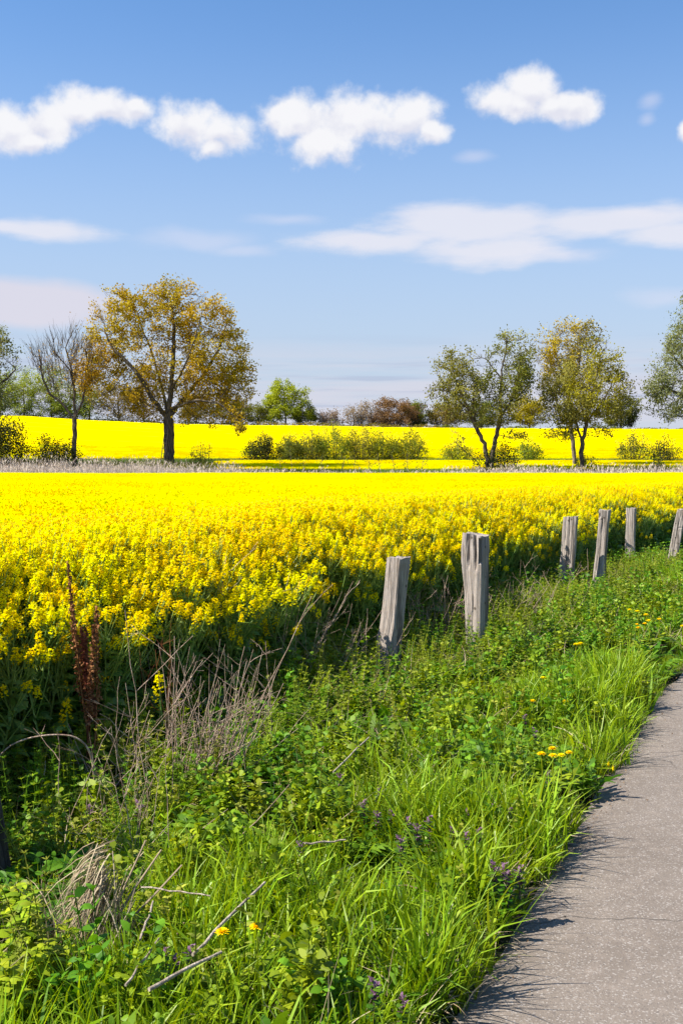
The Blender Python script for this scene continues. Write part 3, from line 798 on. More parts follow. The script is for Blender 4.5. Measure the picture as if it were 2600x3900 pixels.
def fence_post(seed, base, top, prof, w, d, yaw, label, cracks=(), notch=None, slope=0.0, wood='wood'):
    """split oak post: prof = [(height 0..1, width factor, sideways shift)], cracks = [(face position, depth, from, to)]"""
    r = rng(seed); n = 72; k = 70
    base, top = np.array(base), np.array(top); H = np.linalg.norm(top - base)
    # rounded rectangle, dense round the edge; angle 0 on the front left face
    u = np.linspace(0, 1, n, endpoint=False)
    per = u * 4; side = np.floor(per).astype(int) % 4; q = per % 1 * 2 - 1
    cx = np.choose(side, [q, np.ones(n), -q, -np.ones(n)]); cy = np.choose(side, [-np.ones(n), q, np.ones(n), -q])
    sq = 1 / (np.abs(cx) ** 9 + np.abs(cy) ** 9) ** (1 / 9)
    cx, cy = cx * sq, cy * sq
    t = np.linspace(-0.18, 1, k); tc = np.clip(t, 0, 1)
    hp = [p[0] for p in prof]; wf = np.interp(tc, hp, [p[1] for p in prof]); sh = np.interp(tc, hp, [p[2] for p in prof])
    V = np.zeros((k, n, 3))
    ang = u * n
    rough = 0.007 * (vnoise(np.tile(ang, (k, 1)) * 1.0, np.repeat(t[:, None], n, 1) * 2.5, 1.0, seed) - 0.5)
    fine = 0.004 * (vnoise(np.tile(ang, (k, 1)), np.repeat(t[:, None], n, 1) * 4, 1.3, seed + 5) - 0.5)
    lump = 0.010 * (vnoise(np.tile(ang, (k, 1)), np.repeat(t[:, None], n, 1) * 30, 9.0, seed + 9) - 0.5)
    sx = w / 2 * wf[:, None] * cx[None]; sy = d / 2 * (0.5 + 0.5 * wf[:, None]) * cy[None]
    ins = rough + fine + lump
    for (u0, dep, a, b, wd) in cracks:
        cw = np.exp(-(((u[None] - u0 - 0.012 * np.sin(t[:, None] * 7 + seed)) / wd) ** 2))
        ins = ins - dep * cw * np.clip((t[:, None] - a) / 0.12, 0, 1) * np.clip((b - t[:, None]) / 0.12 + (b >= 1), 0, 1)
    nx, ny = cx / np.hypot(cx, cy), cy / np.hypot(cx, cy)
    sx = sx + ins * nx[None]; sy = sy + ins * ny[None]
    sx = sx + sh[:, None] * w
    if notch:
        for (u0, u1, a, b, dep) in notch:
            msk = ((u[None] > u0) & (u[None] < u1)) * np.clip((t[:, None] - a) / 0.025, 0, 1) * np.clip((b - t[:, None]) / 0.02, 0, 1)
            sx = sx - dep * msk * nx[None]; sy = sy - dep * msk * ny[None]
    c, s = math.cos(yaw), math.sin(yaw)
    ax = (top - base) / H
    V[..., 0] = sx * c - sy * s; V[..., 1] = sx * s + sy * c
    V += (ax[None] * (t * H)[:, None])[:, None]
    V[-1, :, 2] += 0.02 * (vnoise(ang, ang * 0, 5, seed + 3) - 0.5) + slope * cx
    V[-2, :, 2] += 0.5 * slope * cx
    ids = np.arange(k * n).reshape(k, n); nxid = np.roll(ids, -1, 1)
    f = np.stack([ids[:-1], nxid[:-1], nxid[1:], ids[1:]], -1).reshape(-1, 4)
    mb = MB(); mb.add(V, f, 0, 0.5, False)
    ring = V[-1]; ctr = ring.mean(0)                     # weathered end grain
    inner = ctr + (ring - ctr) * 0.55 + np.array([0, 0, -0.006]) + np.stack([np.zeros(n), np.zeros(n), 0.010 * (vnoise(ang, ang * 0, 2, seed + 4) - 0.5)], 1)
    vv = np.concatenate([ring, inner, [ctr - (0, 0, 0.008)]])
    a = np.arange(n); b = np.roll(a, -1)
    mb.add(vv, np.stack([a, b, b + n, a + n], 1)); mb.add(vv, np.stack([a + n, b + n, np.full(n, 2 * n)], 1))
    o = mb.build('fence_post', M[wood], None, tuple(base))
    return tag(o, label, 'fence post', 'weathered posts along the field edge')

def post_px(b, t, Y): return at(b[0], b[1], Y), at(t[0], t[1], Y)
YAW = 0.64
M['shaded_wood'] = wood_mat('shaded_dark_oak', 0.24)  # darkened copy of the post wood, the shaded side put into its colour
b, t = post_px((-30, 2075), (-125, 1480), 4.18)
fence_post(1, b, t, [(0, 1, 0), (1, 0.95, 0)], 0.17, 0.15, -YAW, 'dark shaded post cut off by the frame edge beside the tall grass', [(0.4, 0.02, -0.2, 1, 0.012), (0.45, 0.02, -0.2, 0.8, 0.01)], wood='shaded_wood')
b, t = post_px((889, 1552), (915, 1281), 8.5)
fence_post(2, b, t, [(0, 1.03, 0.0), (0.33, 1.02, -0.07), (0.42, 0.95, 0.02), (0.6, 0.90, 0.03), (1, 0.90, 0.02)], 0.142, 0.145, -YAW, 'smooth grey post leaning slightly, black shaded side, in front of brown stems', [(0.20, 0.006, 0.0, 0.6, 0.008), (0.23, 0.012, -0.1, 0.2, 0.01), (0.05, 0.014, -0.1, 0.14, 0.012)])
b, t = post_px((1093, 1510), (1093, 1228), 9.36)
fence_post(3, b, t, [(0, 0.80, 0.03), (0.3, 0.86, 0.02), (0.55, 0.92, 0.02), (0.78, 1.12, -0.04), (0.9, 1.13, -0.02), (1, 1.03, 0)], 0.165, 0.15, -YAW, 'thickest post, waisted, with a deeply split top',
           [(0.085, 0.05, 0.72, 1.2, 0.014), (0.185, 0.05, 0.70, 1.2, 0.014), (0.03, 0.012, 0.4, 0.95, 0.01), (0.14, 0.008, 0.1, 0.6, 0.008), (0.20, 0.03, -0.2, 0.12, 0.014)],
           [(0.225, 0.30, 0.76, 0.98, 0.022)], slope=-0.014)
b, t = post_px((1296, 1372), (1311, 1188), 13.3)
fence_post(4, b, t, [(0, 1.0, -0.02), (0.5, 1.0, 0.0), (1, 0.98, 0)], 0.165, 0.085, -0.45, 'straight flat board-like post, first of the four beyond the split one', [(0.07, 0.006, 0, 1, 0.008), (0.14, 0.008, 0.1, 1, 0.008), (0.18, 0.006, 0, 0.7, 0.008)], slope=0.006)
b, t = post_px((1372, 1366), (1389, 1172), 13.5)
fence_post(5, b, t, [(0, 0.95, 0.0), (0.16, 1.12, 0.03), (0.36, 1.02, 0.0), (0.5, 0.92, 0.02), (0.8, 0.86, 0.0), (0.88, 0.88, 0.03), (1, 0.96, 0)], 0.125, 0.11, -0.5, 'crooked knotty post with a notched top',
           [(0.12, 0.03, 0.70, 0.93, 0.012), (0.06, 0.01, 0.2, 0.7, 0.01)], [(0.0, 0.05, 0.90, 0.97, 0.02), (0.86, 1.0, 0.86, 0.96, 0.02), (0.15, 0.32, -0.3, 0.15, 0.03)])
b, t = post_px((1446, 1311), (1449, 1168), 16.5)
fence_post(6, b, t, [(0, 0.98, 0), (0.5, 1, 0), (1, 1, 0)], 0.125, 0.11, -0.45, 'slim upright post beside the crooked one', [(0.1, 0.006, 0, 1, 0.01)])
b, t = post_px((1540, 1305), (1565, 1171), 16.9)
fence_post(7, b, t, [(0, 0.95, 0), (0.5, 1, 0), (0.7, 1, 0.0), (1, 0.95, 0.05)], 0.13, 0.10, -0.42, 'farthest post, leaning strongly towards the path', [(0.14, 0.006, 0, 1, 0.01)], [(0.14, 0.30, 0.68, 0.71, 0.02)])


# ------------------------------------------------------------------ trees
def grow(trunks, attr, step, infl, kill, iters, r, up=0.05):
    pos, par = [], []
    for tr in trunks:                                  # tr = (parent node or -1, points)
        last = tr[0]
        for p in tr[1]:
            pos.append(np.array(p, float)); par.append(last); last = len(pos) - 1
    A = attr.copy(); P = np.array(pos)
    dd = np.linalg.norm(A[:, None] - P[None], axis=2); ni = dd.argmin(1); nd = dd.min(1)
    seen = {}
    for _ in range(iters):
        act = nd < infl
        if not act.any(): break
        ids = ni[act]; dirs = A[act] - np.array(pos)[ids]; dirs /= np.linalg.norm(dirs, axis=1)[:, None] + 1e-9
        new = []
        for i in np.unique(ids):
            d = dirs[ids == i].sum(0) + r.normal(0, 0.18, 3) + (0, 0, up); d /= np.linalg.norm(d) + 1e-9
            if seen.get(i, 0) > 4: continue
            seen[i] = seen.get(i, 0) + 1
            pos.append(pos[i] + d * step * r.uniform(0.8, 1.15)); par.append(i); new.append(len(pos) - 1)
        if not new: break
        Q = np.array([pos[i] for i in new])
        dd = np.linalg.norm(A[:, None] - Q[None], axis=2); j = dd.argmin(1); m = dd.min(1)
        better = m < nd; ni[better] = np.array(new)[j[better]]; nd[better] = m[better]
        live = nd > kill; A, ni, nd = A[live], ni[live], nd[live]
        if len(A) == 0: break
    return np.array(pos), np.array(par)

def limbs(mb, pos, par, rb, rtip, mat=0):
    n = len(pos); kids = [[] for _ in range(n)]
    for i, p in enumerate(par):
        if p >= 0: kids[p].append(i)
    cnt = np.zeros(n)
    for i in range(n - 1, -1, -1):
        if not kids[i]: cnt[i] += 1
        if par[i] >= 0: cnt[par[i]] += cnt[i]
    e = math.log(max(cnt.max(), 2)) / math.log(rb / rtip)
    rad = rtip * cnt ** (1 / e)
    done = np.zeros(n, bool)
    for i in range(n):
        if done[i]: continue
        chain = [i] if par[i] < 0 else [par[i], i]; done[i] = True; c = i
        while kids[c]:
            nx = max(kids[c], key=lambda q: cnt[q])
            if done[nx]: break
            chain.append(nx); done[nx] = True; c = nx
        if len(chain) < 2: continue
        rr = rad[chain].copy()
        if par[i] >= 0: rr[0] = min(rr[0], rr[1] * 1.15)
        if par[i] < 0 and rb > 0.12: rr[0] *= 1.3
        sides = 9 if rr.max() > 0.15 else 5 if rr.max() > 0.05 else 3
        v, f = tube(pos[chain], rr, sides); mb.add(v, f, mat, 0.5, True)
    return rad, kids

def blob_points(blobs, n, r, shell=0.35, clumps=70, sd=0.6):
    """clumped points through a union of ellipsoids (centre, radii)"""
    w = np.array([b[1][0] * b[1][1] * b[1][2] for b in blobs]) ** 0.5; w /= w.sum()
    def samp(m, sh):
        k = r.choice(len(blobs), m, p=w); d = r.normal(size=(m, 3)); d /= np.linalg.norm(d, axis=1)[:, None]
        q = (sh + (1 - sh) * r.random(m)) ** 0.5
        return np.array([blobs[i][0] for i in k]) + d * q[:, None] * np.array([blobs[i][1] for i in k])
    cl = samp(clumps, shell)
    a = cl[r.integers(0, clumps, int(n * 0.65))] + r.normal(0, sd, (int(n * 0.65), 3))
    P = np.concatenate([a, samp(n - len(a), shell * 0.6)])
    ok = np.zeros(len(P), bool)
    for c, rd in blobs: ok |= (((P - c) / rd) ** 2).sum(1) < 1.12
    return P[ok]

def pxblob(px, py, rx, ry, Y, depth=1.0, dy=0.0):
    k = Y / F
    return (at(px, py, Y) + (0, dy, 0), np.array([rx * k, max(rx, ry) * k * depth, ry * k]))

def tree(name, label, seed, Y, trunks, blobs, fol, nattr=700, nleaf=9000, lsize=0.20, rb=0.35, rtip=0.014, step=0.45,
         bark='bark', cat='tree', twigs=2, twig_len=0.6, sd=0.28, clumps=70, shell=0.35, fol2=None, up=0.05, group=None, leafsel=None, depth=0.9, twig_pitch=(0.0, 1.1)):
    r = rng(seed)
    tr = []; n0 = 0
    for (parent, pts) in trunks:
        W = [at(p[0], p[1], Y + (p[2] if len(p) > 2 else 0)) for p in pts]
        if parent == -1:
            W[0][2] = min(W[0][2], float(gz(W[0][0], W[0][1])) - 0.1)
        fine = [W[0]] if parent == -1 else []
        for a, b in zip(W[:-1], W[1:]):
            m = max(1, int(np.linalg.norm(b - a) / step)); fine += [a + (b - a) * (i / m) for i in range(1, m + 1)]
        fine = [p + (r.normal(0, 0.03, 3) if i else 0) for i, p in enumerate(fine)]
        tr.append((parent, fine, W))
    flat = []; count = 0
    for k, (parent, fine, W) in enumerate(tr):
        if parent != -1:                                # parent given as index of trunk: join at the node closest to this limb's first point
            allp = np.concatenate([np.array(q[1]) for q in flat])
            parent = int(np.linalg.norm(allp - W[0], axis=1).argmin())
        flat.append((parent, fine))
    base = flat[0][1][0].copy()
    B = [(np.array(c), np.array(rd)) for c, rd in (pxblob(*b, Y, depth) if len(b) == 4 else pxblob(*b[:4], Y, b[4], b[5]) for b in blobs)]
    A = blob_points(B, nattr, r, shell, clumps, max(0.25, sd * 2))
    pos, par = grow(flat, A, step, 40 * step, step * 1.25, 160, r, up)
    root = thing(name, label, cat, tuple(base), group)
    mb = MB(); rad, kids = limbs(mb, pos - base, par, rb, rtip)
    thin = np.where(rad < rtip * 3.2)[0]
    tw = np.repeat(thin, twigs)
    ctr = np.mean([c for c, _ in B], axis=0)
    tips = pos[thin]
    if len(tw):
        out = pos[tw] - ctr; a = np.arctan2(out[:, 1], out[:, 0]) + r.normal(0, 1.0, len(tw))
        v, f, tip = strips(pos[tw] - base, a, r.uniform(*twig_pitch, len(tw)), r.uniform(0.3, 1.4, len(tw)) + (0.2 if twig_pitch[0] > 0.5 else 0), twig_len * r.uniform(0.5, 1.2, len(tw)), rtip * 1.8, [1, 0.7, 0.35], r.uniform(0, 3, len(tw)))
        mb.add(v, f, 0, 0.6)
        tips = np.concatenate([tips, tip + base, (tip + base + pos[tw]) / 2])
    mb.build('trunk', M[bark], root)
    if nleaf:
        w = np.clip(vnoise(tips[:, 0] * 1.0, tips[:, 2] + tips[:, 1] * 0.7, 1.0, seed) * 2.4 - 0.7, 0.03, 1.4)
        if leafsel is not None: w = w * leafsel((tips[:, 0] * F / tips[:, 1] + 784), 1048 - (tips[:, 2] - CAMZ) * F / tips[:, 1])
        pk = r.choice(len(tips), nleaf, p=w / w.sum())
        L = tips[pk] - base + r.normal(0, sd, (nleaf, 3)) * (1, 1, 0.8)
        tint = np.clip(r.normal(0.5, 0.2, nleaf) + 0.5 * (vnoise(L[:, 0], L[:, 2] + L[:, 1], 1.6, seed + 1) - 0.5), 0, 1)
        v, f = quads_random(L, lsize * r.uniform(0.55, 1.25, nleaf), r)
        cm = MB()
        if fol2:
            sel = vnoise(L[:, 0], L[:, 2] + 0.6 * L[:, 1], 2.2, seed + 2) + r.normal(0, 0.1, nleaf) > 0.55
            v4 = v.reshape(-1, 4, 3)
            for s_, mi in ((~sel, 0), (sel, 1)):
                cm.add(v4[s_].reshape(-1, 3), np.arange(s_.sum() * 4).reshape(-1, 4), mi, rep(tint[s_], 4))
            cm.build('crown', [M['fol_' + fol], M['fol_' + fol2]], root)
        else:
            cm.add(v, f, 0, rep(tint, 4)); cm.build('crown', M['fol_' + fol], root)
    return root

def bush(name, label, seed, Y, px, py, rx, ry, fol, nleaf=2500, lsize=0.16, stems=26, spiky=0.5, cat='shrub', bark='bark', lift=0.0, group=None, dens=1.0, base_y=None):
    """many-stemmed shrub: rx, ry half width and full height in picture units at depth Y; py its foot"""
    r = rng(seed); k = Y / F
    foot = at(px, py, Y); foot[2] = float(gz(foot[0], foot[1]))
    Hh = at(px, py - ry, Y)[2] - foot[2]; R = rx * k
    root = thing(name, label, cat, tuple(foot), group)
    mb = MB(); Lp = []
    for s in range(stems):
        a = r.uniform(0, 6.28); q = math.sqrt(r.random()); h = Hh * (1 - 0.45 * q ** 2) * r.uniform(0.62, 1.0)
        b = np.array([math.cos(a), math.sin(a), 0]) * R * 0.35 * q
        tip = np.array([math.cos(a) * R * q * 0.95, math.sin(a) * R * q * 0.95, h])
        mid = (b + tip) / 2 + (r.normal(0, 0.1), r.normal(0, 0.1), 0.1 * Hh)
        v, f = tube([b, mid, tip], [0.025, 0.016, 0.007], 3); mb.add(v, f, 0, 0.5)
        t = (lift + (1 - lift) * r.random(int(nleaf / stems))) ** (0.75)
        C = np.where(t[:, None] < 0.5, b + (mid - b) * (t[:, None] * 2), mid + (tip - mid) * (t[:, None] * 2 - 1))
        wid = (0.22 * R * (1.15 - t) + 0.05 * R * (1 - spiky) + 0.05)[:, None]
        Lp.append(C + r.normal(size=(len(t), 3)) * wid)
        m = 5; tt = r.uniform(0.4, 0.95, m); C2 = b + (tip - b) * tt[:, None]
        v, f, _ = strips(C2, r.uniform(0, 6.28, m), 0.7, 1.2, 0.22 * Hh, 0.012, [1, 0.7, 0.3]); mb.add(v, f, 0, 0.5)
    mb.build('stem', M[bark], root)
    L = np.concatenate(Lp); L = L[L[:, 2] > 0.0]
    tint = np.clip(r.normal(0.5, 0.22, len(L)) + 0.6 * (vnoise(L[:, 0], L[:, 2] + L[:, 1], 0.7, seed) - 0.5), 0, 1)
    cm = MB(); v, f = quads_random(L, lsize * r.uniform(0.5, 1.25, len(L)), r); cm.add(v, f, 0, rep(tint, 4))
    cm.build('foliage', M['fol_' + fol], root)
    return root

def build_trees():
    # great oak on the left
    oak = tree('oak_tree', 'tall broad oak with golden brown spring leaves and a ladder at its trunk', 21, 109,
         [(-1, [(389, 1075), (388, 1000), (386, 955), (392, 900), (398, 830), (400, 760), (395, 700)]),
          (0, [(386, 965), (350, 915, -1), (318, 860, -2), (290, 830, -2), (258, 800, -2), (240, 760, -2)]),
          (0, [(388, 960), (430, 905, 1), (470, 860, 2), (505, 800, 2), (520, 740, 2)]),
          (0, [(386, 955), (370, 880, 2), (345, 800, 3), (320, 740, 3), (300, 700, 3)]),
          (0, [(390, 940), (450, 920, -2), (500, 925, -3), (540, 960, -3), (552, 990, -3)]),
          (0, [(392, 900), (425, 840, -3), (450, 770, -4), (465, 715, -4)]),
          (0, [(387, 950), (340, 930, -3), (300, 900, -4), (275, 885, -4)])],
         [(395, 740, 95, 85), (300, 745, 75, 75), (258, 735, 48, 76), (470, 745, 78, 70), (505, 800, 68, 95), (234, 822, 50, 78), (300, 880, 62, 60),
          (390, 850, 110, 90), (480, 885, 85, 75), (520, 900, 48, 75), (540, 985, 28, 28), (545, 850, 30, 40), (420, 690, 60, 40), (350, 930, 50, 35), (232, 885, 42, 60), (290, 925, 62, 34), (552, 880, 34, 70), (500, 950, 55, 36), (430, 950, 50, 30), (390, 930, 60, 40), (330, 880, 70, 60), (270, 905, 55, 40), (345, 955, 45, 22), (465, 900, 60, 50), (395, 690, 70, 42)],
         'oak', nattr=4000, nleaf=41000, lsize=0.21, rb=0.50, rtip=0.013, step=0.40, twigs=2, twig_len=0.6, sd=0.20, clumps=260, shell=0.25, fol2='orange', depth=0.8)
    # bare tree left of it
    tree('bare_tree', 'slim tree with bare upright branches and a dark straight trunk', 22, 107,
         [(-1, [(170, 1070), (171, 1010), (171, 965), (172, 900), (165, 850), (150, 800)]),
          (0, [(171, 965), (150, 935), (115, 905), (98, 870), (92, 830), (88, 800)]),
          (0, [(172, 960), (190, 920), (198, 870), (200, 820)]), (0, [(172, 900), (160, 850), (135, 820), (118, 800)])],
         [(165, 810, 55, 60), (110, 850, 38, 55), (205, 840, 35, 55), (170, 880, 60, 40), (95, 825, 25, 35)],
         'orange', nattr=420, nleaf=2600, lsize=0.19, rb=0.22, rtip=0.018, step=0.36, twigs=3, twig_len=1.7, bark='twig_bark', up=0.55, twig_pitch=(0.9, 1.5), shell=0.2, clumps=60, sd=0.3,
         leafsel=lambda px, py: np.clip((px - 165) / 50, 0.02, 1) * np.clip((py - 780) / 60, 0.05, 1))
    # at the frame's left edge
    tree('alder_tree', 'dark thinly leaved tree cut off by the frame beside the bare tree', 23, 106,
         [(-1, [(-70, 1075), (-65, 1000), (-60, 930), (-50, 850), (-45, 780)]), (0, [(-62, 950), (-20, 900), (15, 870), (35, 850)]), (0, [(-60, 920), (-15, 1000), (20, 985)]), (0, [(-52, 860), (-20, 800), (-5, 760)])],
         [(-50, 820, 65, 85), (-10, 790, 28, 50), (-5, 870, 45, 40), (25, 835, 28, 30), (0, 920, 32, 40), (-60, 910, 60, 60), (10, 985, 32, 25)],
         'grey_green', nattr=900, nleaf=8200, lsize=0.20, rb=0.38, rtip=0.016, step=0.4, twigs=3, sd=0.26, fol2='mid', clumps=80)
    # right hand group
    tree('alder_tree', 'many-stemmed olive alder leaning out over the yellow strip, dark forked trunks', 24, 107,
         [(-1, [(1128, 1080), (1130, 1045), (1140, 1000), (1148, 960), (1150, 900), (1152, 850), (1162, 800)]),
          (-1, [(1124, 1080), (1112, 1020), (1094, 985), (1070, 930), (1050, 885), (1040, 850)]),
          (-1, [(1120, 1080), (1095, 1060), (1060, 1030), (1048, 1018)]),
          (0, [(1152, 870), (1135, 850), (1120, 830)]), (0, [(1145, 965), (1175, 920), (1190, 860), (1195, 830)]),
          (1, [(1094, 985), (1085, 930), (1090, 880)]), (1, [(1075, 940), (1030, 900), (1000, 895)])],
         [(1165, 810, 55, 48), (1160, 850, 62, 50), (1070, 850, 55, 45), (1030, 855, 40, 38), (1005, 900, 32, 20), (1085, 920, 80, 45), (1180, 900, 45, 60), (1195, 870, 35, 55), (1045, 940, 55, 30), (1100, 880, 60, 40), (1055, 1000, 32, 16), (1150, 945, 60, 35), (1110, 950, 70, 35), (1080, 880, 60, 60), (1135, 900, 50, 50), (1035, 920, 50, 40), (1180, 1010, 30, 14)],
         'alder', nattr=1800, nleaf=17500, lsize=0.185, rb=0.21, rtip=0.016, step=0.36, twigs=2, twig_len=0.5, sd=0.22, clumps=120, shell=0.4, fol2='mid')
    tree('field_maple', 'airy tree with orange-tinted top, standing behind the forked green one', 25, 113,
         [(-1, [(1320, 1060), (1315, 1010), (1310, 980), (1305, 900), (1305, 840)]), (0, [(1312, 985), (1285, 950), (1270, 900)]), (0, [(1305, 900), (1330, 840), (1335, 790)]), (0, [(1305, 890), (1280, 830), (1270, 800)])],
         [(1300, 800, 65, 60), (1330, 775, 50, 35), (1275, 850, 50, 60), (1255, 820, 25, 30), (1320, 870, 60, 55)],
         'olive', nattr=1000, nleaf=9500, lsize=0.19, rb=0.2, rtip=0.015, step=0.38, twigs=3, twig_len=0.7, bark='pale_bark', sd=0.24, clumps=90, fol2='orange')
    tree('alder_tree', 'round olive tree with a forked trunk, in front of the orange-topped one', 26, 107,
         [(-1, [(1336, 1075), (1335, 1040), (1338, 1010), (1345, 980), (1350, 920), (1355, 860)]), (0, [(1337, 1015), (1328, 990), (1320, 960), (1300, 910)]), (0, [(1346, 970), (1385, 920), (1405, 880)]), (0, [(1350, 930), (1370, 860), (1380, 810)])],
         [(1375, 820, 45, 48), (1360, 880, 85, 60), (1400, 890, 48, 50), (1300, 920, 60, 45), (1370, 945, 75, 38), (1260, 900, 30, 40), (1425, 905, 24, 30), (1290, 960, 50, 22), (1380, 1000, 26, 14), (1285, 1005, 30, 12)],
         'alder', nattr=1700, nleaf=17500, lsize=0.185, rb=0.21, rtip=0.015, step=0.36, twigs=2, twig_len=0.5, sd=0.23, clumps=120, fol2='yellow_green')
    tree('poplar_tree', 'tall grey-green tree cut off by the frame edge beyond the last post', 27, 108,
         [(-1, [(1600, 1080), (1598, 1000), (1595, 900), (1592, 800), (1590, 720)]), (0, [(1596, 930), (1550, 900), (1510, 890)]), (0, [(1595, 870), (1555, 830), (1530, 800)])],
         [(1590, 800, 62, 100), (1550, 860, 50, 60), (1520, 900, 36, 42), (1600, 900, 85, 75), (1580, 730, 28, 50), (1530, 950, 50, 22), (1560, 800, 30, 40)],
         'grey_green', nattr=1500, nleaf=17000, lsize=0.19, rb=0.34, rtip=0.015, step=0.38, twigs=2, sd=0.26, clumps=110)

    # shrubs by the reeds and along the strip
    bush('shrub', 'dark bush with bare top twigs, under the tree cut off by the frame', 31, 105, 6, 1078, 66, 155, 'dark', 9000, 0.17, 34)
    bush('shrub', 'dark spiky bush left of the slim bare trunk', 32, 106, 126, 1075, 62, 96, 'dark', 6000, 0.15, 36)
    bush('shrub', 'small thin bush of yellowish leaves right of the ladder oak', 33, 112, 470, 1070, 44, 62, 'olive', 900, 0.15, 22, base_y=None)
    bush('shrub', 'round dark green bush at the near end of the shrub row', 34, 125, 606, 1062, 50, 76, 'dark', 5600, 0.16, 34)
    for i, (px, w, h, fo, lab) in enumerate([
            (668, 34, 52, 'mid', 'low olive bush next to the round dark one'),
            (715, 42, 62, 'mid', 'loose bush, second in the shrub row after the round dark one'),
            (768, 48, 78, 'fresh', 'tallest bush in the middle of the shrub row'),
            (828, 46, 72, 'mid', 'bush below the white house, just past the tallest one'),
            (880, 44, 66, 'fresh', 'bright twiggy bush below the brown thicket'),
            (940, 46, 64, 'fresh', 'last bush of the shrub row before the forked alder')]):
        bush('shrub', lab, 40 + i, 125, px, 1060, w, h + 20, fo, 6000, 0.14, 46, 0.1, group='shrub row along the strip')
    bush('shrub', 'green bush behind the leaning stem of the forked alder', 51, 124, 1050, 1058, 44, 56, 'fresh', 2200, 0.16, 26)
    bush('shrub', 'dark bush growing round the foot of the forked alder', 52, 106.5, 1150, 1080, 56, 78, 'dark', 3000, 0.15, 26)
    bush('shrub', 'bright green bush between the two olive trees', 53, 125, 1214, 1058, 40, 58, 'fresh', 2600, 0.16, 26)
    bush('shrub', 'low dark tuft at the foot of the round olive tree', 54, 108, 1345, 1075, 34, 40, 'mid', 800, 0.14, 18)
    bush('shrub', 'dark rounded bush on the strip right of the round olive tree', 55, 123, 1455, 1062, 48, 80, 'mid', 3200, 0.16, 30)
    bush('shrub', 'uneven dark bush near the frame edge under the grey-green tree', 56, 121, 1528, 1062, 44, 66, 'dark', 2600, 0.15, 26)
    bush('shrub', 'small dark bush standing in the reeds near the frame edge', 57, 105, 1512, 1085, 30, 42, 'dark', 700, 0.14, 16)
    # on the ridge
    def ridge_tree(name, label, seed, px, top, w, fol, nl, ls=0.42, Y=318, foot=990, bark='bark', blobs=None, fol2=None, na=320, tw=2):
        h = foot - top
        bl = blobs or [(px, foot - 0.62 * h, w * 0.85, 0.36 * h), (px - w * 0.35, foot - 0.5 * h, w * 0.6, 0.28 * h), (px + w * 0.38, foot - 0.48 * h, w * 0.6, 0.27 * h), (px, foot - 0.28 * h, w * 0.95, 0.22 * h)]
        return tree(name, label, seed, Y, [(-1, [(px, foot + 15), (px + 1, foot - 0.35 * h), (px - 2, foot - 0.7 * h)])], bl, fol, nattr=na, nleaf=int(nl * 1.7), lsize=ls * 0.9, rb=0.26, rtip=0.028, step=0.8, bark=bark, sd=0.5, clumps=45, twigs=tw, twig_len=1.2, fol2=fol2)
    ridge_tree('willow_tree', 'pale yellow-green willow on the ridge nearest the frame edge', 61, 55, 838, 42, 'willow', 4200)
    ridge_tree('willow_tree', 'pale yellow-green willow on the ridge behind the slim bare tree', 62, 118, 828, 48, 'willow', 4200, fol2='lime')
    ridge_tree('willow_tree', 'yellowish willow on the ridge between the slim bare tree and the oak', 63, 205, 850, 42, 'willow', 3000, fol2='olive')
    ridge_tree('ridge_tree', 'thin brownish tree on the ridge just left of the oak trunk', 64, 272, 880, 42, 'olive', 2200, bark='pale_bark', tw=4)
    ridge_tree('ridge_tree', 'grey twiggy tree on the ridge showing under the oak crown', 65, 330, 870, 38, 'russet', 1200, bark='pale_bark', tw=5)
    ridge_tree('ridge_tree', 'small olive tree on the ridge close right of the oak', 66, 592, 930, 34, 'mid', 2400, foot=980)
    ridge_tree('poplar_tree', 'bright lime green tree standing alone on the ridge', 67, 655, 878, 52, 'lime', 7500, 0.46, foot=985, na=420,
               blobs=[(648, 915, 34, 36), (686, 915, 24, 24), (640, 945, 36, 28), (680, 950, 34, 26), (628, 962, 28, 20), (655, 895, 18, 16), (700, 962, 22, 14)])
    ridge_tree('ridge_tree', 'dark green low tree beside the lime green one', 68, 700, 940, 24, 'mid', 2000, foot=982)
    ridge_tree('ridge_tree', 'small reddish bare tree alone between the lime green one and the house', 69, 758, 945, 24, 'russet', 1300, bark='pale_bark', foot=985, tw=4)
    ridge_tree('ridge_tree', 'grey bare tree left of the white house', 70, 812, 938, 24, 'russet', 900, bark='pale_bark', foot=988, tw=5)
    ridge_tree('ridge_tree', 'grey bare tree rising right of the white house', 71, 852, 922, 30, 'russet', 1000, bark='pale_bark', foot=988, tw=6)
    ridge_tree('hawthorn_thicket', 'broad reddish brown thicket on the ridge right of the house', 72, 912, 918, 62, 'brown', 8500, 0.4, foot=990, na=420,
               blobs=[(900, 948, 50, 30), (935, 950, 40, 30), (875, 960, 28, 22), (915, 970, 62, 20)])
    ridge_tree('ridge_tree', 'green leafy tree at the end of the brown thicket', 73, 958, 922, 24, 'fresh', 2600, foot=988, fol2='dark')
    ridge_tree('ridge_tree', 'light brown thicket seen behind the forked alder', 74, 1022, 926, 44, 'olive', 4200, foot=990)
    ridge_tree('ridge_tree', 'bright yellow-green tree showing between the two olive trees', 75, 1215, 900, 46, 'yellow_green', 5200, foot=990)
    ridge_tree('ridge_tree', 'dark green dome-shaped tree right of the round olive one', 76, 1425, 905, 46, 'mid', 5500, foot=992, fol2='dark')
    ridge_tree('ridge_tree', 'greenish tree on the ridge between the alder stems', 77, 1105, 920, 42, 'mid', 3600, foot=990)
    ridge_tree('ridge_tree', 'dark bushy tree on the ridge behind the drooping right side of the oak', 78, 530, 915, 46, 'mid', 3600, foot=980, fol2='olive')
    ridge_tree('ridge_tree', 'olive bushy tree on the ridge just right of the oak trunk', 79, 450, 905, 46, 'olive', 3200, foot=976)
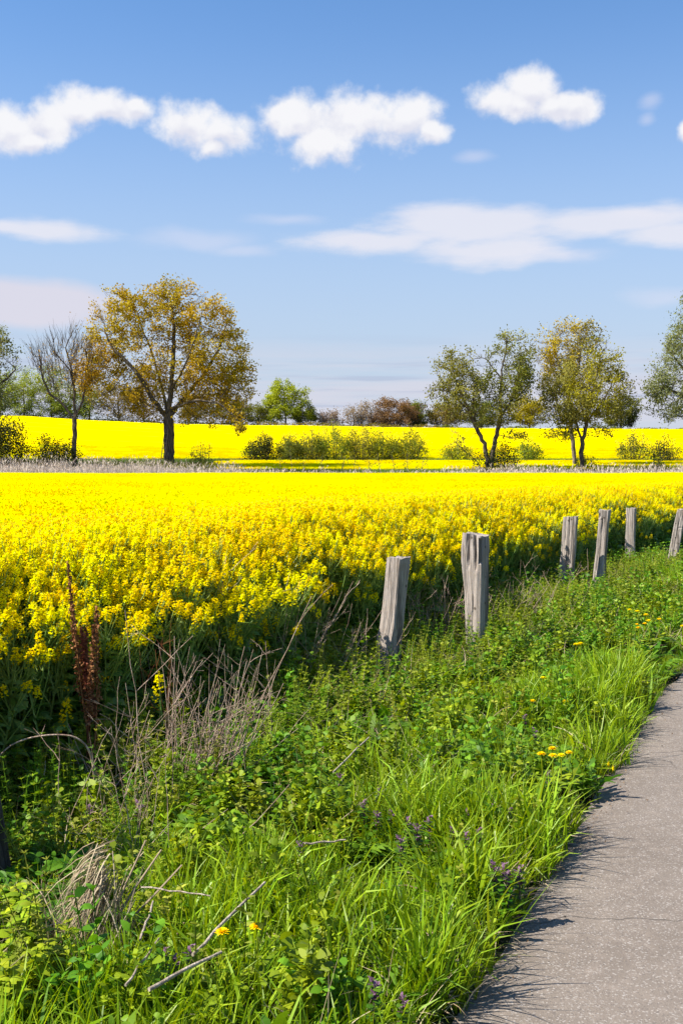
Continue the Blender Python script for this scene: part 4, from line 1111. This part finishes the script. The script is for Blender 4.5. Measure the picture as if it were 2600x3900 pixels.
    ridge_tree('willow_tree', 'pale willow on the ridge half hidden by the dark tree at the frame edge', 80, 0, 850, 46, 'willow', 3800, foot=960)
    ridge_tree('ridge_tree', 'low green tree on the ridge at the foot of the willows', 85, 160, 900, 50, 'fresh', 3000, foot=970)
    # low hedge on the skyline
    r = rng(90)
    def hedge(label, x0, x1, hh, fol, seed):
        r = rng(seed); n = int((x1 - x0) * 9)
        px = r.uniform(x0, x1, n); Y = r.uniform(306, 312, n); bx = (px - 784) / F * Y
        bz = gz(bx, Y); top = (0.35 + 0.65 * vnoise(bx, Y * 0, 4.0, seed)) * hh
        z = r.random(n) ** 0.8 * top + 0.6
        P = np.stack([bx, Y, bz + z], 1); o = P.mean(0); o[2] = bz.mean()
        cm = MB(); v, f = quads_random(P - o, 0.45 * r.uniform(0.5, 1.2, n), r); cm.add(v, f, 0, rep(r.random(n), 4))
        tag(cm.build('hedge', M['fol_' + fol], None, tuple(o)), label, 'hedge')
    hedge('dark low hedge on the skyline behind the bare tree and the oak', -60, 600, 2.0, 'dark', 91)
    hedge('brownish low hedge on the skyline from the lime tree to the thicket', 590, 1010, 2.6, 'olive', 92)
    hedge('green low hedge on the skyline behind the olive trees', 1000, 1640, 1.8, 'mid', 93)
build_trees()

def build_reeds():
    r = rng(95); mb = MB(); n = 42000
    y = r.uniform(96.3, 103.5, n); w = 0.2965 * y + 6; x = r.uniform(-1, 1, n) * w
    h = np.interp(x, [-40, -20, -12, -6, 6, 14, 40], [1.95, 1.9, 1.55, 1.1, 1.0, 1.3, 1.4]) * r.uniform(0.55, 1.08, n) * (0.75 + 0.4 * vnoise(x, y, 1.6, 3))
    B = np.stack([x, y, gz(x, y)], 1)
    v, f, tip = strips(B, r.uniform(0, 6.28, n), r.uniform(1.35, 1.55, n), r.uniform(1.1, 1.5, n), h, 0.030, [0.7, 0.6, 0.45, 1.0], r.uniform(0, 3, n))
    mb.add(v, f, 0, rep(r.random(n), 8))
    m = 9000; i = r.integers(0, n, m)
    v, f, _ = strips(tip[i] - (0, 0, 0.15), r.uniform(0, 6.28, m), 1.2, 0.4, 0.30, 0.05, [0.4, 1, 0.2], r.uniform(0, 3, m)); mb.add(v, f, 0, rep(r.uniform(0.0, 0.6, m), 6))
    o = mb.build('reed_bed', M['reed']); tag(o, 'band of pale dead reeds between the yellow field and the trees', 'reeds', kind='stuff')
    # rank grass on the bank behind
    mb = MB(); n = 14000
    x = r.uniform(-44, -9, n); y = r.uniform(103.5, 108.5, n)
    k = r.random(n) < np.clip((-9 - x) / 6, 0, 1); x, y = x[k], y[k]; n = len(x)
    B = np.stack([x, y, gz(x, y)], 1)
    v, f, _ = strips(B, r.uniform(0, 6.28, n), 1.4, 0.6, r.uniform(0.9, 1.9, n) * (0.7 + 0.6 * vnoise(x, y, 2, 4)), 0.07, BLADE, r.uniform(0, 3, n)); mb.add(v, f, 0, rep(r.uniform(0, 0.7, n), 10))
    o = mb.build('bank_grass', M['fol_mid']); tag(o, 'dark rank grass on the bank under the bare tree and the oak', 'grass', kind='stuff')
    # sparse saplings in front of the strip
    for q, px in enumerate([640, 668, 700, 742, 790, 812, 845, 868, 905, 938, 972]):
        Y = 105.5; b = at(px, 1090, Y); b[2] = float(gz(b[0], b[1]))
        rr = rng(700 + q); hgt = rr.uniform(1.9, 3.0); st = MB(); lf = MB()
        t = np.linspace(0, 1, 5); C = np.stack([0.15 * np.sin(t * 3 + q), 0.1 * t, t * hgt], 1)
        v, f = tube(C, np.linspace(0.03, 0.01, 5), 3); st.add(v, f)
        n = 14; s = rr.uniform(0.3, 0.95, n); Bq = np.stack([np.interp(s, t, C[:, i]) for i in range(3)], 1)
        v, f, tip = strips(Bq, rr.uniform(0, 6.28, n), 0.5, 1.3, 0.5, 0.018, [1, 0.7, 0.4]); st.add(v, f)
        root = thing('sapling', 'thin young sapling growing out of the reeds in front of the shrub row', 'sapling', tuple(b), 'saplings in the reeds')
        st.build('stem', M['bark'], root)
        P = np.concatenate([np.repeat(tip, 4, 0), np.repeat(Bq, 2, 0)]); P = P + rr.normal(0, 0.1, P.shape)
        v, f = quads_random(P, 0.12, rr); lf.add(v, f, 0, rep(rr.random(len(P)), 4)); lf.build('foliage', M['fol_mid'], root)
build_reeds()


# ------------------------------------------------------------------ house on the ridge, ladder on the oak
def plain_mat(name, col, rough=0.8, nscale=8, amount=0.15):
    m, nt, p = new_mat(name)
    tc = nt.nodes.new('ShaderNodeTexCoord'); n = noise(nt, tc.outputs['Object'], nscale, 4)
    nt.links.new(mixc(nt, n, tuple(c * (1 - amount) for c in col), tuple(min(1, c * (1 + amount)) for c in col)), p.inputs['Base Color'])
    p.inputs['Roughness'].default_value = rough
    return m

def box(mb, lo, hi, mat=0):
    (a, b, c), (d, e, f) = lo, hi
    v = [(a, b, c), (d, b, c), (d, e, c), (a, e, c), (a, b, f), (d, b, f), (d, e, f), (a, e, f)]
    mb.add(v, [(0, 3, 2, 1), (4, 5, 6, 7), (0, 1, 5, 4), (1, 2, 6, 5), (2, 3, 7, 6), (3, 0, 4, 7)], mat)

def build_house():
    Y = 345; c = at(836, 985, Y); c[2] = at(836, 972, Y)[2] - 2.2
    root = thing('white_house', 'small white gabled farmhouse half hidden by trees on the ridge', 'house', tuple(c))
    w, d, h, rh = 2.6, 4.5, 3.0, 2.2
    mb = MB()
    v = [(-w, -d, 0), (w, -d, 0), (w, d, 0), (-w, d, 0), (-w, -d, h), (w, -d, h), (w, d, h), (-w, d, h), (0, -d, h + rh), (0, d, h + rh)]
    mb.add(v, [(0, 1, 5, 4), (1, 2, 6, 5), (2, 3, 7, 6), (3, 0, 4, 7)]); mb.add(v, [(4, 5, 8), (6, 7, 9)])
    mb.build('wall', plain_mat('white_render', (0.72, 0.71, 0.70)), root)
    rf = MB(); e = 0.12
    for s in (-1, 1):
        a = np.array([(0, -d - 0.3, h + rh + e), (s * (w + 0.4), -d - 0.3, h - 0.3 + e), (s * (w + 0.4), d + 0.3, h - 0.3 + e), (0, d + 0.3, h + rh + e)])
        vv = np.concatenate([a, a + (0, 0, 0.14)])
        rf.add(vv, [(0, 1, 2, 3), (4, 7, 6, 5), (0, 4, 5, 1), (1, 5, 6, 2), (2, 6, 7, 3)])
    r_ = rf.build('roof', plain_mat('pale_roof', (0.42, 0.40, 0.40)), root)
    ch = MB(); box(ch, (0.5, -0.4, h + rh - 0.7), (1.1, 0.4, h + rh + 0.9)); ch.build('chimney', plain_mat('chimney_brick', (0.3, 0.16, 0.12)), r_)
    gl = plain_mat('window_glass', (0.04, 0.05, 0.06), 0.1)
    for x, z in ((-1.1, 1.3), (1.1, 1.3), (0, 3.4)):
        fr = MB(); box(fr, (x - 0.5, -d - 0.06, z - 0.6), (x + 0.5, -d - 0.004, z + 0.6)); wf = fr.build('window', plain_mat('window_frame', (0.5, 0.5, 0.5)), root)
        pn = MB(); box(pn, (x - 0.4, -d - 0.075, z - 0.5), (x + 0.4, -d - 0.062, z + 0.5)); pn.build('pane', gl, wf)
build_house()

def build_ladder():
    Y = 108; foot = at(369, 1062, Y); top = at(381, 985, Y); top[1] += 0.4
    foot[2] = float(gz(foot[0], foot[1])); ax = top - foot
    root = thing('wooden_ladder', 'narrow wooden ladder leaning against the trunk of the big oak', 'ladder', tuple(foot))
    wm = plain_mat('ladder_wood', (0.20, 0.15, 0.10))
    for s in (-0.17, 0.17):
        mb = MB(); v, f = tube(np.array([[s, 0, 0], ax * 0.5 + (s, 0, 0), ax + (s * 0.9, 0, 0)]), 0.035, 5); mb.add(v, f, 0, 0.5, True); mb.build('rail', wm, root)
    for k in range(9):
        t = (k + 1) / 10; mb = MB(); v, f = tube(np.array([ax * t + (-0.17, 0, 0), ax * t + (0, 0, 0), ax * t + (0.17, 0, 0)]), 0.028, 5); mb.add(v, f); mb.build('rung', wm, root)
build_ladder()


# ------------------------------------------------------------------ single plants and debris on the verge
def on_ground(px, py):                                   # where a sight line meets the level verge
    Y = F * CAMZ / (py - 1048.0); x = (px - 784) / F * Y
    return np.array([x, Y, float(gz(x, Y))])

def wobble(a, b, n, r, amp):
    t = np.linspace(0, 1, n)[:, None]; P = np.asarray(a) + (np.asarray(b) - np.asarray(a)) * t
    P[1:] += np.cumsum(r.normal(0, amp, (n - 1, 3)), 0) * 0.6
    return P

def build_dock():
    r = rng(800); b = on_ground(232, 1800); b[0] -= 0.05
    root = thing('dry_dock_plant', 'tall rust brown dead dock with a dense seed head against the yellow field', 'dead plant', tuple(b))
    for k in range(7):
        h = r.uniform(0.55, 0.98); tip = np.array([r.normal(-0.07, 0.06), r.normal(0, 0.04), h])
        if k == 0: tip = np.array([-0.10, 0, 1.08])
        C = wobble((r.normal(0, 0.02), r.normal(0, 0.02), 0), tip, 8, r, 0.006)
        st = MB(); v, f = tube(C, np.linspace(0.006, 0.0022, 8), 4); st.add(v, f, 0, r.random(), True)
        s = st.build('stem', M['dock'], root)
        sd = MB(); n = 340; t = 0.42 + 0.58 * (np.arange(n) + r.random(n)) / n; i = np.clip((t * 7).astype(int), 0, 6); fr = (t * 7 - i)[:, None]
        P = C[i] * (1 - fr) + C[np.clip(i + 1, 0, 7)] * fr + r.normal(0, 0.016, (n, 3)) * (1.25 - t)[:, None]
        v, f = quads_random(P, 0.016 * r.uniform(0.7, 1.4, n), r); sd.add(v, f, 0, rep(r.random(n), 4)); sd.build('seed_head', M['dock'], s)
build_dock()

def dead_stalks(label, px, py, spec, seed, mat='stalk', group='dead stalks along the crop edge', name='dead_stalk_plant'):
    """spec: list of (dx, height, sideways lean, radius, branches)"""
    r = rng(seed); b = on_ground(px, py)
    root = thing(name, label, 'dead plant', tuple(b), group)
    for (dx, h, lean, rad, nb) in spec:
        a = np.array([dx, r.normal(0, 0.05), -0.02]); tip = a + (lean, r.normal(0, 0.06), h)
        n = 9; C = wobble(a, tip, n, r, 0.008 * h / 0.6)
        mb = MB(); v, f = tube(C, np.linspace(rad, rad * 0.45, n) * 0.62, 4); mb.add(v, f, 0, 0.5, True)
        for k in range(nb):
            i = r.integers(3, n - 1); d = np.array([r.choice([-1, 1]) * r.uniform(0.3, 1), r.normal(0, 0.4), r.uniform(0.3, 1.2)]); d /= np.linalg.norm(d)
            D = wobble(C[i], C[i] + d * h * r.uniform(0.15, 0.38), 5, r, 0.006); v, f = tube(D, np.linspace(rad * 0.55, rad * 0.25, 5), 3); mb.add(v, f, 0, 0.5, True)
            for q in range(2):
                e = d + r.normal(0, 0.5, 3); G = wobble(D[3], D[3] + e * 0.06, 3, r, 0.003); v, f = tube(G, rad * 0.2, 3); mb.add(v, f)
        mb.build('stem', M[mat], root)

def rnd_spec(seed, n, spread, lo, hi, lean, rad, nb):
    r = rng(seed); return [(r.normal(0, spread), r.uniform(lo, hi), r.normal(*lean), rad * r.uniform(0.6, 1.2), int(r.integers(0, nb + 1))) for _ in range(n)]

dead_stalks('dense fan of pinkish grey dead stalks leaning over in the middle of the verge edge', 475, 1830, rnd_spec(1, 64, 0.11, 0.3, 0.74, (0.09, 0.17), 0.0040, 2) + [(0.02, 0.95, 0.42, 0.005, 1), (0.06, 0.55, 0.30, 0.005, 2)], 810)
dead_stalks('tall pale forked stalk standing in front of the dark crop', 345, 1880, [(0, 0.95, -0.10, 0.0048, 4), (-0.03, 0.62, -0.10, 0.004, 2), (0.10, 0.80, 0.0, 0.004, 2)], 811)
dead_stalks('slender branching stalk rising high into the flowers', 500, 1640, [(0, 1.0, 0.03, 0.005, 5), (0.05, 0.70, 0.22, 0.004, 3)], 812)
dead_stalks('sparse forked stalks just left of the smooth leaning post', 650, 1600, rnd_spec(3, 9, 0.16, 0.4, 0.85, (0.10, 0.2), 0.0042, 3) + [(0.0, 0.75, 0.45, 0.005, 3)], 813)
dead_stalks('tangle of brown stalks between the smooth post and the split post', 1025, 1480, rnd_spec(4, 42, 0.16, 0.25, 0.62, (0.0, 0.13), 0.0045, 2), 814)
dead_stalks('low brown brambly stalks right of the split post', 1185, 1440, rnd_spec(5, 30, 0.22, 0.2, 0.5, (0.05, 0.22), 0.0045, 3), 815)
dead_stalks('few pale stalks at the foot of the flat post', 1265, 1390, rnd_spec(6, 8, 0.2, 0.2, 0.5, (0.1, 0.2), 0.0045, 2), 816)
dead_stalks('single straight pale stalk between the flat post and the crooked one', 1347, 1362, [(0, 0.55, 0.01, 0.006, 1)], 817)
dead_stalks('thin reddish stalks between the rust brown dock and the stalk fan', 395, 1760, rnd_spec(7, 9, 0.06, 0.45, 0.8, (0.0, 0.05), 0.004, 2), 818, 'dock')
dead_stalks('loose dry stems at the foot of the smooth leaning post', 880, 1640, rnd_spec(8, 12, 0.06, 0.12, 0.30, (0.03, 0.12), 0.003, 1), 819)

for i_, (px_, py_, n_, lab_) in enumerate([
        (285, 1830, 12, 'reddish dead stalks just right of the rust brown dock'), (420, 1700, 12, 'brown dead stalks in the dark crop behind the stalk fan'),
        (560, 1720, 14, 'thin brown stalks at the right flank of the stalk fan'), (600, 1600, 12, 'thin brown stalks against the crop halfway to the smooth post'),
        (740, 1580, 16, 'thicket of brown stalks a little left of the smooth post'), (800, 1560, 12, 'upright brown stalks right behind the smooth post'),
        (960, 1500, 16, 'brown stalks close right of the smooth post'), (1130, 1470, 10, 'short brown stalks touching the split post'), (1240, 1410, 12, 'brown brambly stalks halfway to the flat post'),
        (300, 2010, 9, 'short straw stalks above the straw tussock'), (330, 1940, 8, 'pale broken stalks in the grass above the tussock'), (215, 1960, 7, 'thin brown stalks in the grass below the dock')]):
    dead_stalks(lab_, px_, py_, rnd_spec(30 + i_, n_, 0.13, 0.2, 0.62, (0.04, 0.15), 0.0036, 2), 900 + i_)

def build_arched():
    r = rng(820); b = on_ground(205, 1850); Y = b[1] - 0.35
    pts = [at(px, py, Y) for px, py in ((-12, 1790), (2, 1735), (30, 1706), (70, 1692), (120, 1688), (165, 1694), (192, 1718), (206, 1760), (212, 1850))]
    P = np.array(pts); P[:, 1] += np.linspace(-0.1, 0.1, len(P)); P[-1, 2] = 0.0
    t = np.linspace(0, len(P) - 1, 24); i = np.arange(len(P))
    C = np.stack([np.interp(t, i, P[:, k]) for k in range(3)], 1)
    C[1:-1] = (C[:-2] + 2 * C[1:-1] + C[2:]) / 4
    o = C[-1].copy(); mb = MB(); v, f = tube(C - o, np.linspace(0.0025, 0.0055, 24), 5); mb.add(v, f, 0, 0.5, True)
    tag(mb.build('arched_stalk', M['stalk'], None, tuple(o)), 'pale dead stalk bent over in an arch beside the rust brown dock', 'dead plant')
build_arched()

def stick(label, a, b, rad, seed, lift=0.05, lift2=0.09):
    lift += 0.12; lift2 += 0.12
    r = rng(seed); A = on_ground(*a); B = on_ground(*b)
    A[2] += lift; B[2] += lift2
    k = A - np.array([0, 0, CAMZ]);  # keep on the sight line after lifting
    A[:2] *= (CAMZ - A[2]) / CAMZ; B[:2] *= (CAMZ - B[2]) / CAMZ
    C = wobble(A, B, 8, r, 0.004); o = C[0].copy(); mb = MB(); C = C - o
    v, f = tube(C, np.linspace(rad, rad * 0.75, 8), 6); mb.add(v, f, 0, 0.5, True)
    for e, s in ((0, 1), (7, -1)):
        ring = v.reshape(8, 6, 3)[e]; mb.add(np.concatenate([ring, [ring.mean(0)]]), [(i, (i + 1) % 6, 6) for i in range(6)])
    tag(mb.build('dry_stick', M['bleached'], None, tuple(o)), label, 'stick', 'dry sticks lying in the grass')
stick('bleached straight stick lying lowest in the grass', (342, 2275), (512, 2192), 0.0056, 1, 0.10, 0.10)
stick('longest tapering stick slanting up beside two dandelions', (442, 2195), (614, 2032), 0.0052, 2, 0.09, 0.14)
stick('short dark twig left of the longest stick', (288, 2265), (360, 2150), 0.004, 3, 0.08, 0.10)
stick('thin straw twig lying level above the longest stick', (325, 2040), (480, 2058), 0.0028, 4, 0.14, 0.14)
stick('broken curved twig between the straw tussock and the longest stick', (322, 2160), (356, 2068), 0.0038, 5, 0.10, 0.14)
stick('grey forked twig on the grass in the middle of the verge', (700, 1938), (790, 1932), 0.004, 6, 0.10, 0.10)
stick('long thin straw slanting across the leafy part of the verge', (765, 1775), (850, 1690), 0.004, 7, 0.10, 0.16)

def build_tussock():
    r = rng(830); b = on_ground(222, 2215)
    root = thing('straw_tussock', 'slumped tussock of bleached dead straw in the green grass', 'dead plant', tuple(b))
    mb = MB(); n = 210
    t0 = np.array([0.01, 0.02, 0.27])
    B = t0 + r.normal(0, 1, (n, 3)) * (0.022, 0.022, 0.05); az = r.normal(PI * 1.1, 0.9, n)
    v, f, _ = strips(B, az, r.uniform(-1.3, -0.2, n), r.uniform(-1.7, -1.0, n), r.uniform(0.10, 0.27, n), 0.0042 * r.uniform(0.6, 1.3, n), BLADE, r.normal(0, 0.8, n)); mb.add(v, f, 0, rep(r.random(n), 10))
    n = 150; B = np.stack([r.normal(0, 0.05, n), r.normal(0, 0.05, n), np.zeros(n)], 1)
    v, f, _ = strips(B, r.uniform(0, 6.28, n), r.uniform(1.0, 1.5, n), r.uniform(0.4, 1.6, n), r.uniform(0.14, 0.34, n), 0.004, BLADE, r.normal(0, 0.8, n)); mb.add(v, f, 0, rep(r.random(n), 10))
    mb.build('blades', M['dry'], root)
    st = MB()
    for k in range(3):
        v, f = tube(wobble((0.0, 0, 0.02), (0.16 + 0.05 * k, 0.04 * k, 0.40 - 0.06 * k), 6, r, 0.006), np.linspace(0.005, 0.003, 6), 4); st.add(v, f)
    st.build('stem', M['dry'], root)
build_tussock()

def bent_straw():
    r = rng(835); Y = 4.05; P = np.array([at(-6, 2112, Y), at(6, 2086, Y), at(22, 2066, Y), at(33, 2084, Y), at(36, 2100, Y)]); o = P[0].copy()
    mb = MB(); v, f = tube(P - o, 0.0045, 4); mb.add(v, f, 0, 0.9, True)
    tag(mb.build('bent_straw', M['dry'], None, tuple(o)), 'bleached straw folded to a point in front of the dark shaded post', 'straw')
bent_straw()

def build_nettles():
    spots = [(25, 2290, 0.30), (85, 2330, 0.28), (-10, 2210, 0.30), (130, 2300, 0.22), (60, 2215, 0.24), (20, 2380, 0.24)]
    r = rng(840)
    labs = ['stinging nettle with broad toothed leaves below the dark shaded post', 'stinging nettle lowest in the frame corner beside two others', 'stinging nettle cut by the frame under the dark shaded post',
            'small stinging nettle nearest the straw tussock', 'stinging nettle between the folded straw and the tussock', 'stinging nettle at the very corner of the frame']
    for i, (px, py, h) in enumerate(spots):
        b = on_ground(px, py); root = thing('stinging_nettle', labs[i], 'nettle', tuple(b), 'nettles in the corner of the verge')
        for s in range(3):
            tip = np.array([r.normal(0, 0.05), r.normal(0, 0.05), h * r.uniform(0.7, 1.0)]); a0 = np.array([r.normal(0, 0.03), r.normal(0, 0.03), 0]); st = MB(); v, f = tube([a0, (a0 + tip) / 2, tip], 0.0022, 4); st.add(v, f, 0, 0.4, True)
            sm = st.build('stem', M['fern'], root)
            lf = MB(); k = 7; t = np.linspace(0.3, 1, k)
            for sgn in (0, PI):
                C = a0 + (tip - a0) * t[:, None]; L = 0.075 * np.interp(t, [0.3, 0.7, 1], [0.8, 1.1, 0.45]) * r.uniform(0.85, 1.15, k)
                v, f, _ = strips(C, np.arange(k) * PI / 2 + sgn + s, 0.4, -0.7, L, L * 0.55, [0.3, 1.0, 0.8, 0.95, 0.6, 0.65, 0.35, 0.05], r.normal(0, 0.25, k)); lf.add(v, f, 0, rep(r.uniform(0.3, 1, k), 16))
            lf.build('leaves', M['herb'], sm)
build_nettles()

def build_broad_dock():
    r = rng(845)
    for lab, px, py, n, L in (('broad fresh dock leaves behind the rust brown dock', 300, 1800, 6, 0.30), ('broad dock leaves in the grass between the posts and the straw', 690, 1740, 5, 0.16), ('broad glossy dock leaves at the path edge in the shade', 1245, 2000, 5, 0.12)):
        b = on_ground(px, py); root = thing('broad_leaved_dock', lab, 'plant', tuple(b)); 
        for k in range(n):
            mb = MB(); v, f, _ = strips([(0, 0, 0.01)], k * 2.4 + r.normal(0, 0.3), r.uniform(0.9, 1.35), r.uniform(-0.3, 0.4), L * r.uniform(0.75, 1.1), L * 0.36, [0.08, 0.45, 0.95, 1.0, 0.8, 0.4, 0.05], r.normal(0, 0.3)); mb.add(v, f, 0, r.uniform(0.3, 0.8), True); mb.build('leaf', M['herb'], root)
build_broad_dock()

# ---- dandelions
def make_dandelion():
    r = rng(850); root = thing('dandelion', '', 'dandelion', (0, 0, 0), 'dandelions in the verge')
    st = MB(); v, f = tube([(0, 0, 0), (0.004, 0, 0.07), (0.0, 0.003, 0.14)], 0.0022, 5); st.add(v, f, 0, 0.8, True); st.build('stem', M['herb'], root)
    fl = MB(); n = 70; k = np.arange(n); ring = k / n
    v, f, _ = strips(np.tile([0.0, 0.003, 0.139], (n, 1)), k * 2.399, 1.45 - 1.2 * ring, 1.0 - 1.3 * ring, 0.011 + 0.011 * ring, 0.0048, [0.5, 1, 0.9, 0.7]); fl.add(v, f, 0, rep(1 - 0.8 * ring * r.random(n), 8)); fl.build('flower', M['dandelion'], root)
    lf = MB(); n = 7
    v, f, _ = strips(np.zeros((n, 3)), np.arange(n) * 2.4, 0.7, -0.3, r.uniform(0.09, 0.15, n), 0.03, [0.2, 0.6, 0.35, 0.85, 0.45, 1.0, 0.55, 0.6, 0.05]); lf.add(v, f, 0, rep(r.uniform(0.3, 0.8, n), 18)); lf.build('leaves', M['herb'], root)
    return root

def build_dandelions():
    spots = [(1243, 1735, 'dandelion smallest and set apart from the four by the path'), (1270, 1722, 'tallest dandelion of the cluster by the path'), (1270, 1738, 'dandelion just under the tallest of the path cluster'),
             (1290, 1737, 'middle dandelion of the path cluster'), (1308, 1731, 'dandelion of the cluster closest to the path'),
             (592, 2132, 'lone open dandelion beside the tip of the longest stick'), (508, 2144, 'half hidden dandelion beside the middle of the longest stick'),
             (1322, 1482, 'left one of a close pair of dandelions beyond the split post'), (1333, 1480, 'right one of a close pair of dandelions beyond the split post'),
             (1247, 1559, 'lone tiny dandelion below the close pair'), (1222, 1612, 'orange dandelion low in the grass below the lone tiny one'), (1297, 1613, 'dandelion low in the grass near the bend of the path edge')]
    spots += [(x, y, 'small dandelion in the scattered patch below the farthest posts') for x, y in ((1444, 1402), (1464, 1406), (1482, 1414), (1462, 1436), (1480, 1434), (1490, 1428), (1514, 1424), (1466, 1444), (1568, 1440))]
    d0 = make_dandelion(); r = rng(851)
    for i, (px, py, lab) in enumerate(spots):
        # flower head seen at (px, py): its ground point lies a stem's height lower
        sc_ = r.uniform(0.9, 1.15) * (1.0 if py > 1500 else 1.15); hz = 0.14 * sc_ + 0.09
        Y = F * (CAMZ - hz) / (py - 1048.0); loc = ((px - 784) / F * Y, Y, float(gz(0, Y)) + 0.09)
        if i == 0: d0.location = loc; d0.scale = (sc_,) * 3; d0['label'] = lab
        else: dup(d0, loc, r.uniform(0, 6.28), sc_, lab)
    for px, py, lab in ((1378, 1783, 'wilted dandelion drooping off the grass onto the path'), (1388, 1794, 'wilted dandelion lying on the path edge')):
        p = on_ground(px, py); q = dup(d0, (p[0] - 0.10, p[1], 0.07), r.uniform(0, 1), 0.95, lab); q.rotation_euler = (0.2, 1.6, r.uniform(-0.3, 0.3))
build_dandelions()

# ---- purple dead-nettles
def build_deadnettles():
    r = rng(860); root = thing('purple_dead_nettle', 'small purple dead-nettle flowering low in the verge grass', 'wildflower', (0, 0, 0), 'purple dead-nettles in the verge')
    st = MB(); v, f = tube([(0, 0, 0), (0.003, 0, 0.07), (0, 0, 0.14)], 0.0018, 4); st.add(v, f, 0, 0.2, True); st.build('stem', M['nettle_flower'], root)
    lf = MB(); k = 8; z = np.repeat(np.linspace(0.03, 0.13, k), 2)
    v, f, _ = strips(np.stack([z * 0, z * 0, z], 1), np.repeat(np.arange(k) * PI / 2, 2) + np.tile([0, PI], k), 0.3, -0.5, 0.026, 0.022, [0.2, 1, 0.9, 0.1]); lf.add(v, f, 0, rep(r.uniform(0, 0.5, 2 * k), 8)); lf.build('leaves', M['fern'], root)
    fl = MB(); n = 26; z = r.uniform(0.10, 0.155, n)
    v, f, _ = strips(np.stack([r.normal(0, 0.004, n), r.normal(0, 0.004, n), z], 1), r.uniform(0, 6.28, n), r.uniform(0.2, 1.1, n), 0.2, r.uniform(0.010, 0.019, n), 0.008, [0.5, 0.9, 1.0, 0.3]); fl.add(v, f, 0, rep(r.random(n), 8)); fl.build('flower', M['nettle_flower'], root)
    pts = [(1205, 1652), (1228, 1680), (870, 1832), (835, 1868), (866, 1885), (898, 1870), (936, 1896), (985, 1898), (1040, 1905), (1072, 1868), (1100, 1918), (1070, 1925), (1130, 1860), (1170, 1870), (958, 1925), (920, 1950),
           (1135, 2018), (1155, 2022), (1165, 2028), (1192, 2022), (402, 2205), (378, 2185), (437, 2212), (860, 2275), (925, 2290), (205, 1858), (318, 1868), (690, 1950), (780, 1790), (1258, 1788)]
    for i, (px, py) in enumerate(pts):
        hz = 0.17; Y = F * (CAMZ - hz) / (py - 1048.0); loc = ((px - 784) / F * Y, Y, 0.035)
        if i == 0: root.location = loc
        else: dup(root, loc, r.uniform(0, 6.28), r.uniform(0.85, 1.2))
build_deadnettles()

# ---- single rapeseed plants standing out in front of the crop
def build_outliers():
    for lab, px, py, Y, seed in (('single low rapeseed spray hanging in front of the dark leaves beside the dock', 152, 1615, 5.5, 870), ('single rapeseed spray in front of the dark leaves right of the dock', 364, 1552, 5.9, 871)):
        p = at(px, py, Y); h = p[2]; r = rng(seed); root = thing('rapeseed_plant', lab, 'rapeseed', (p[0], p[1], 0.0), 'single rapeseed plants')
        st = MB(); C = wobble((0.03, 0.0, 0), (0, 0, h - 0.02), 6, r, 0.004); v, f = tube(C, np.linspace(0.005, 0.003, 6), 4); st.add(v, f, 0, 0.6, True); st.build('stem', M['rape_stem'], root)
        mb = MB(); raceme(mb, C[-1], r, 26, 0.022, 0.09, 0.034); raceme(mb, C[-1] + (-0.02, 0.01, -0.09), r, 10, 0.02, 0.07, 0.028); mb.build('flower', [M['petal'], M['bud']], root)
        lf = MB(); n = 8; s = r.uniform(0.1, 0.75, n); B = np.stack([np.interp(s, np.linspace(0, 1, 6), C[:, i]) for i in range(3)], 1)
        v, f, _ = strips(B, r.uniform(0, 6.28, n), 0.6, -0.7, r.uniform(0.09, 0.18, n), 0.04, LANCE, r.normal(0, .4, n)); lf.add(v, f, 0, rep(r.random(n), 10)); lf.build('leaves', M['rape_leaf'], root)
build_outliers()

# ---- crumbs of soil and plant litter on the path edge
def build_litter():
    r = rng(880); n = 2600; y = np.sqrt(r.uniform(2.6 ** 2, 13 ** 2, n)); d = np.abs(r.normal(0, 0.10, n)) - 0.03
    x = path_x(y) + d; mb = MB(); P = np.stack([x, y, gz(x, y) + 0.024], 1)
    v, f = quads_random(P, 0.014 * r.uniform(0.3, 1.2, n), r, 0.75, 0.5); mb.add(v, f, 0, rep(r.random(n), 4))
    o = mb.build('path_litter', leaf_mat('litter', (0.07, 0.035, 0.02), (0.20, 0.14, 0.09), 0.0, None, 0.9, 0.1, 0)); tag(o, 'crumbs of soil and dead leaves along the path edge', 'litter', kind='stuff')
build_litter()
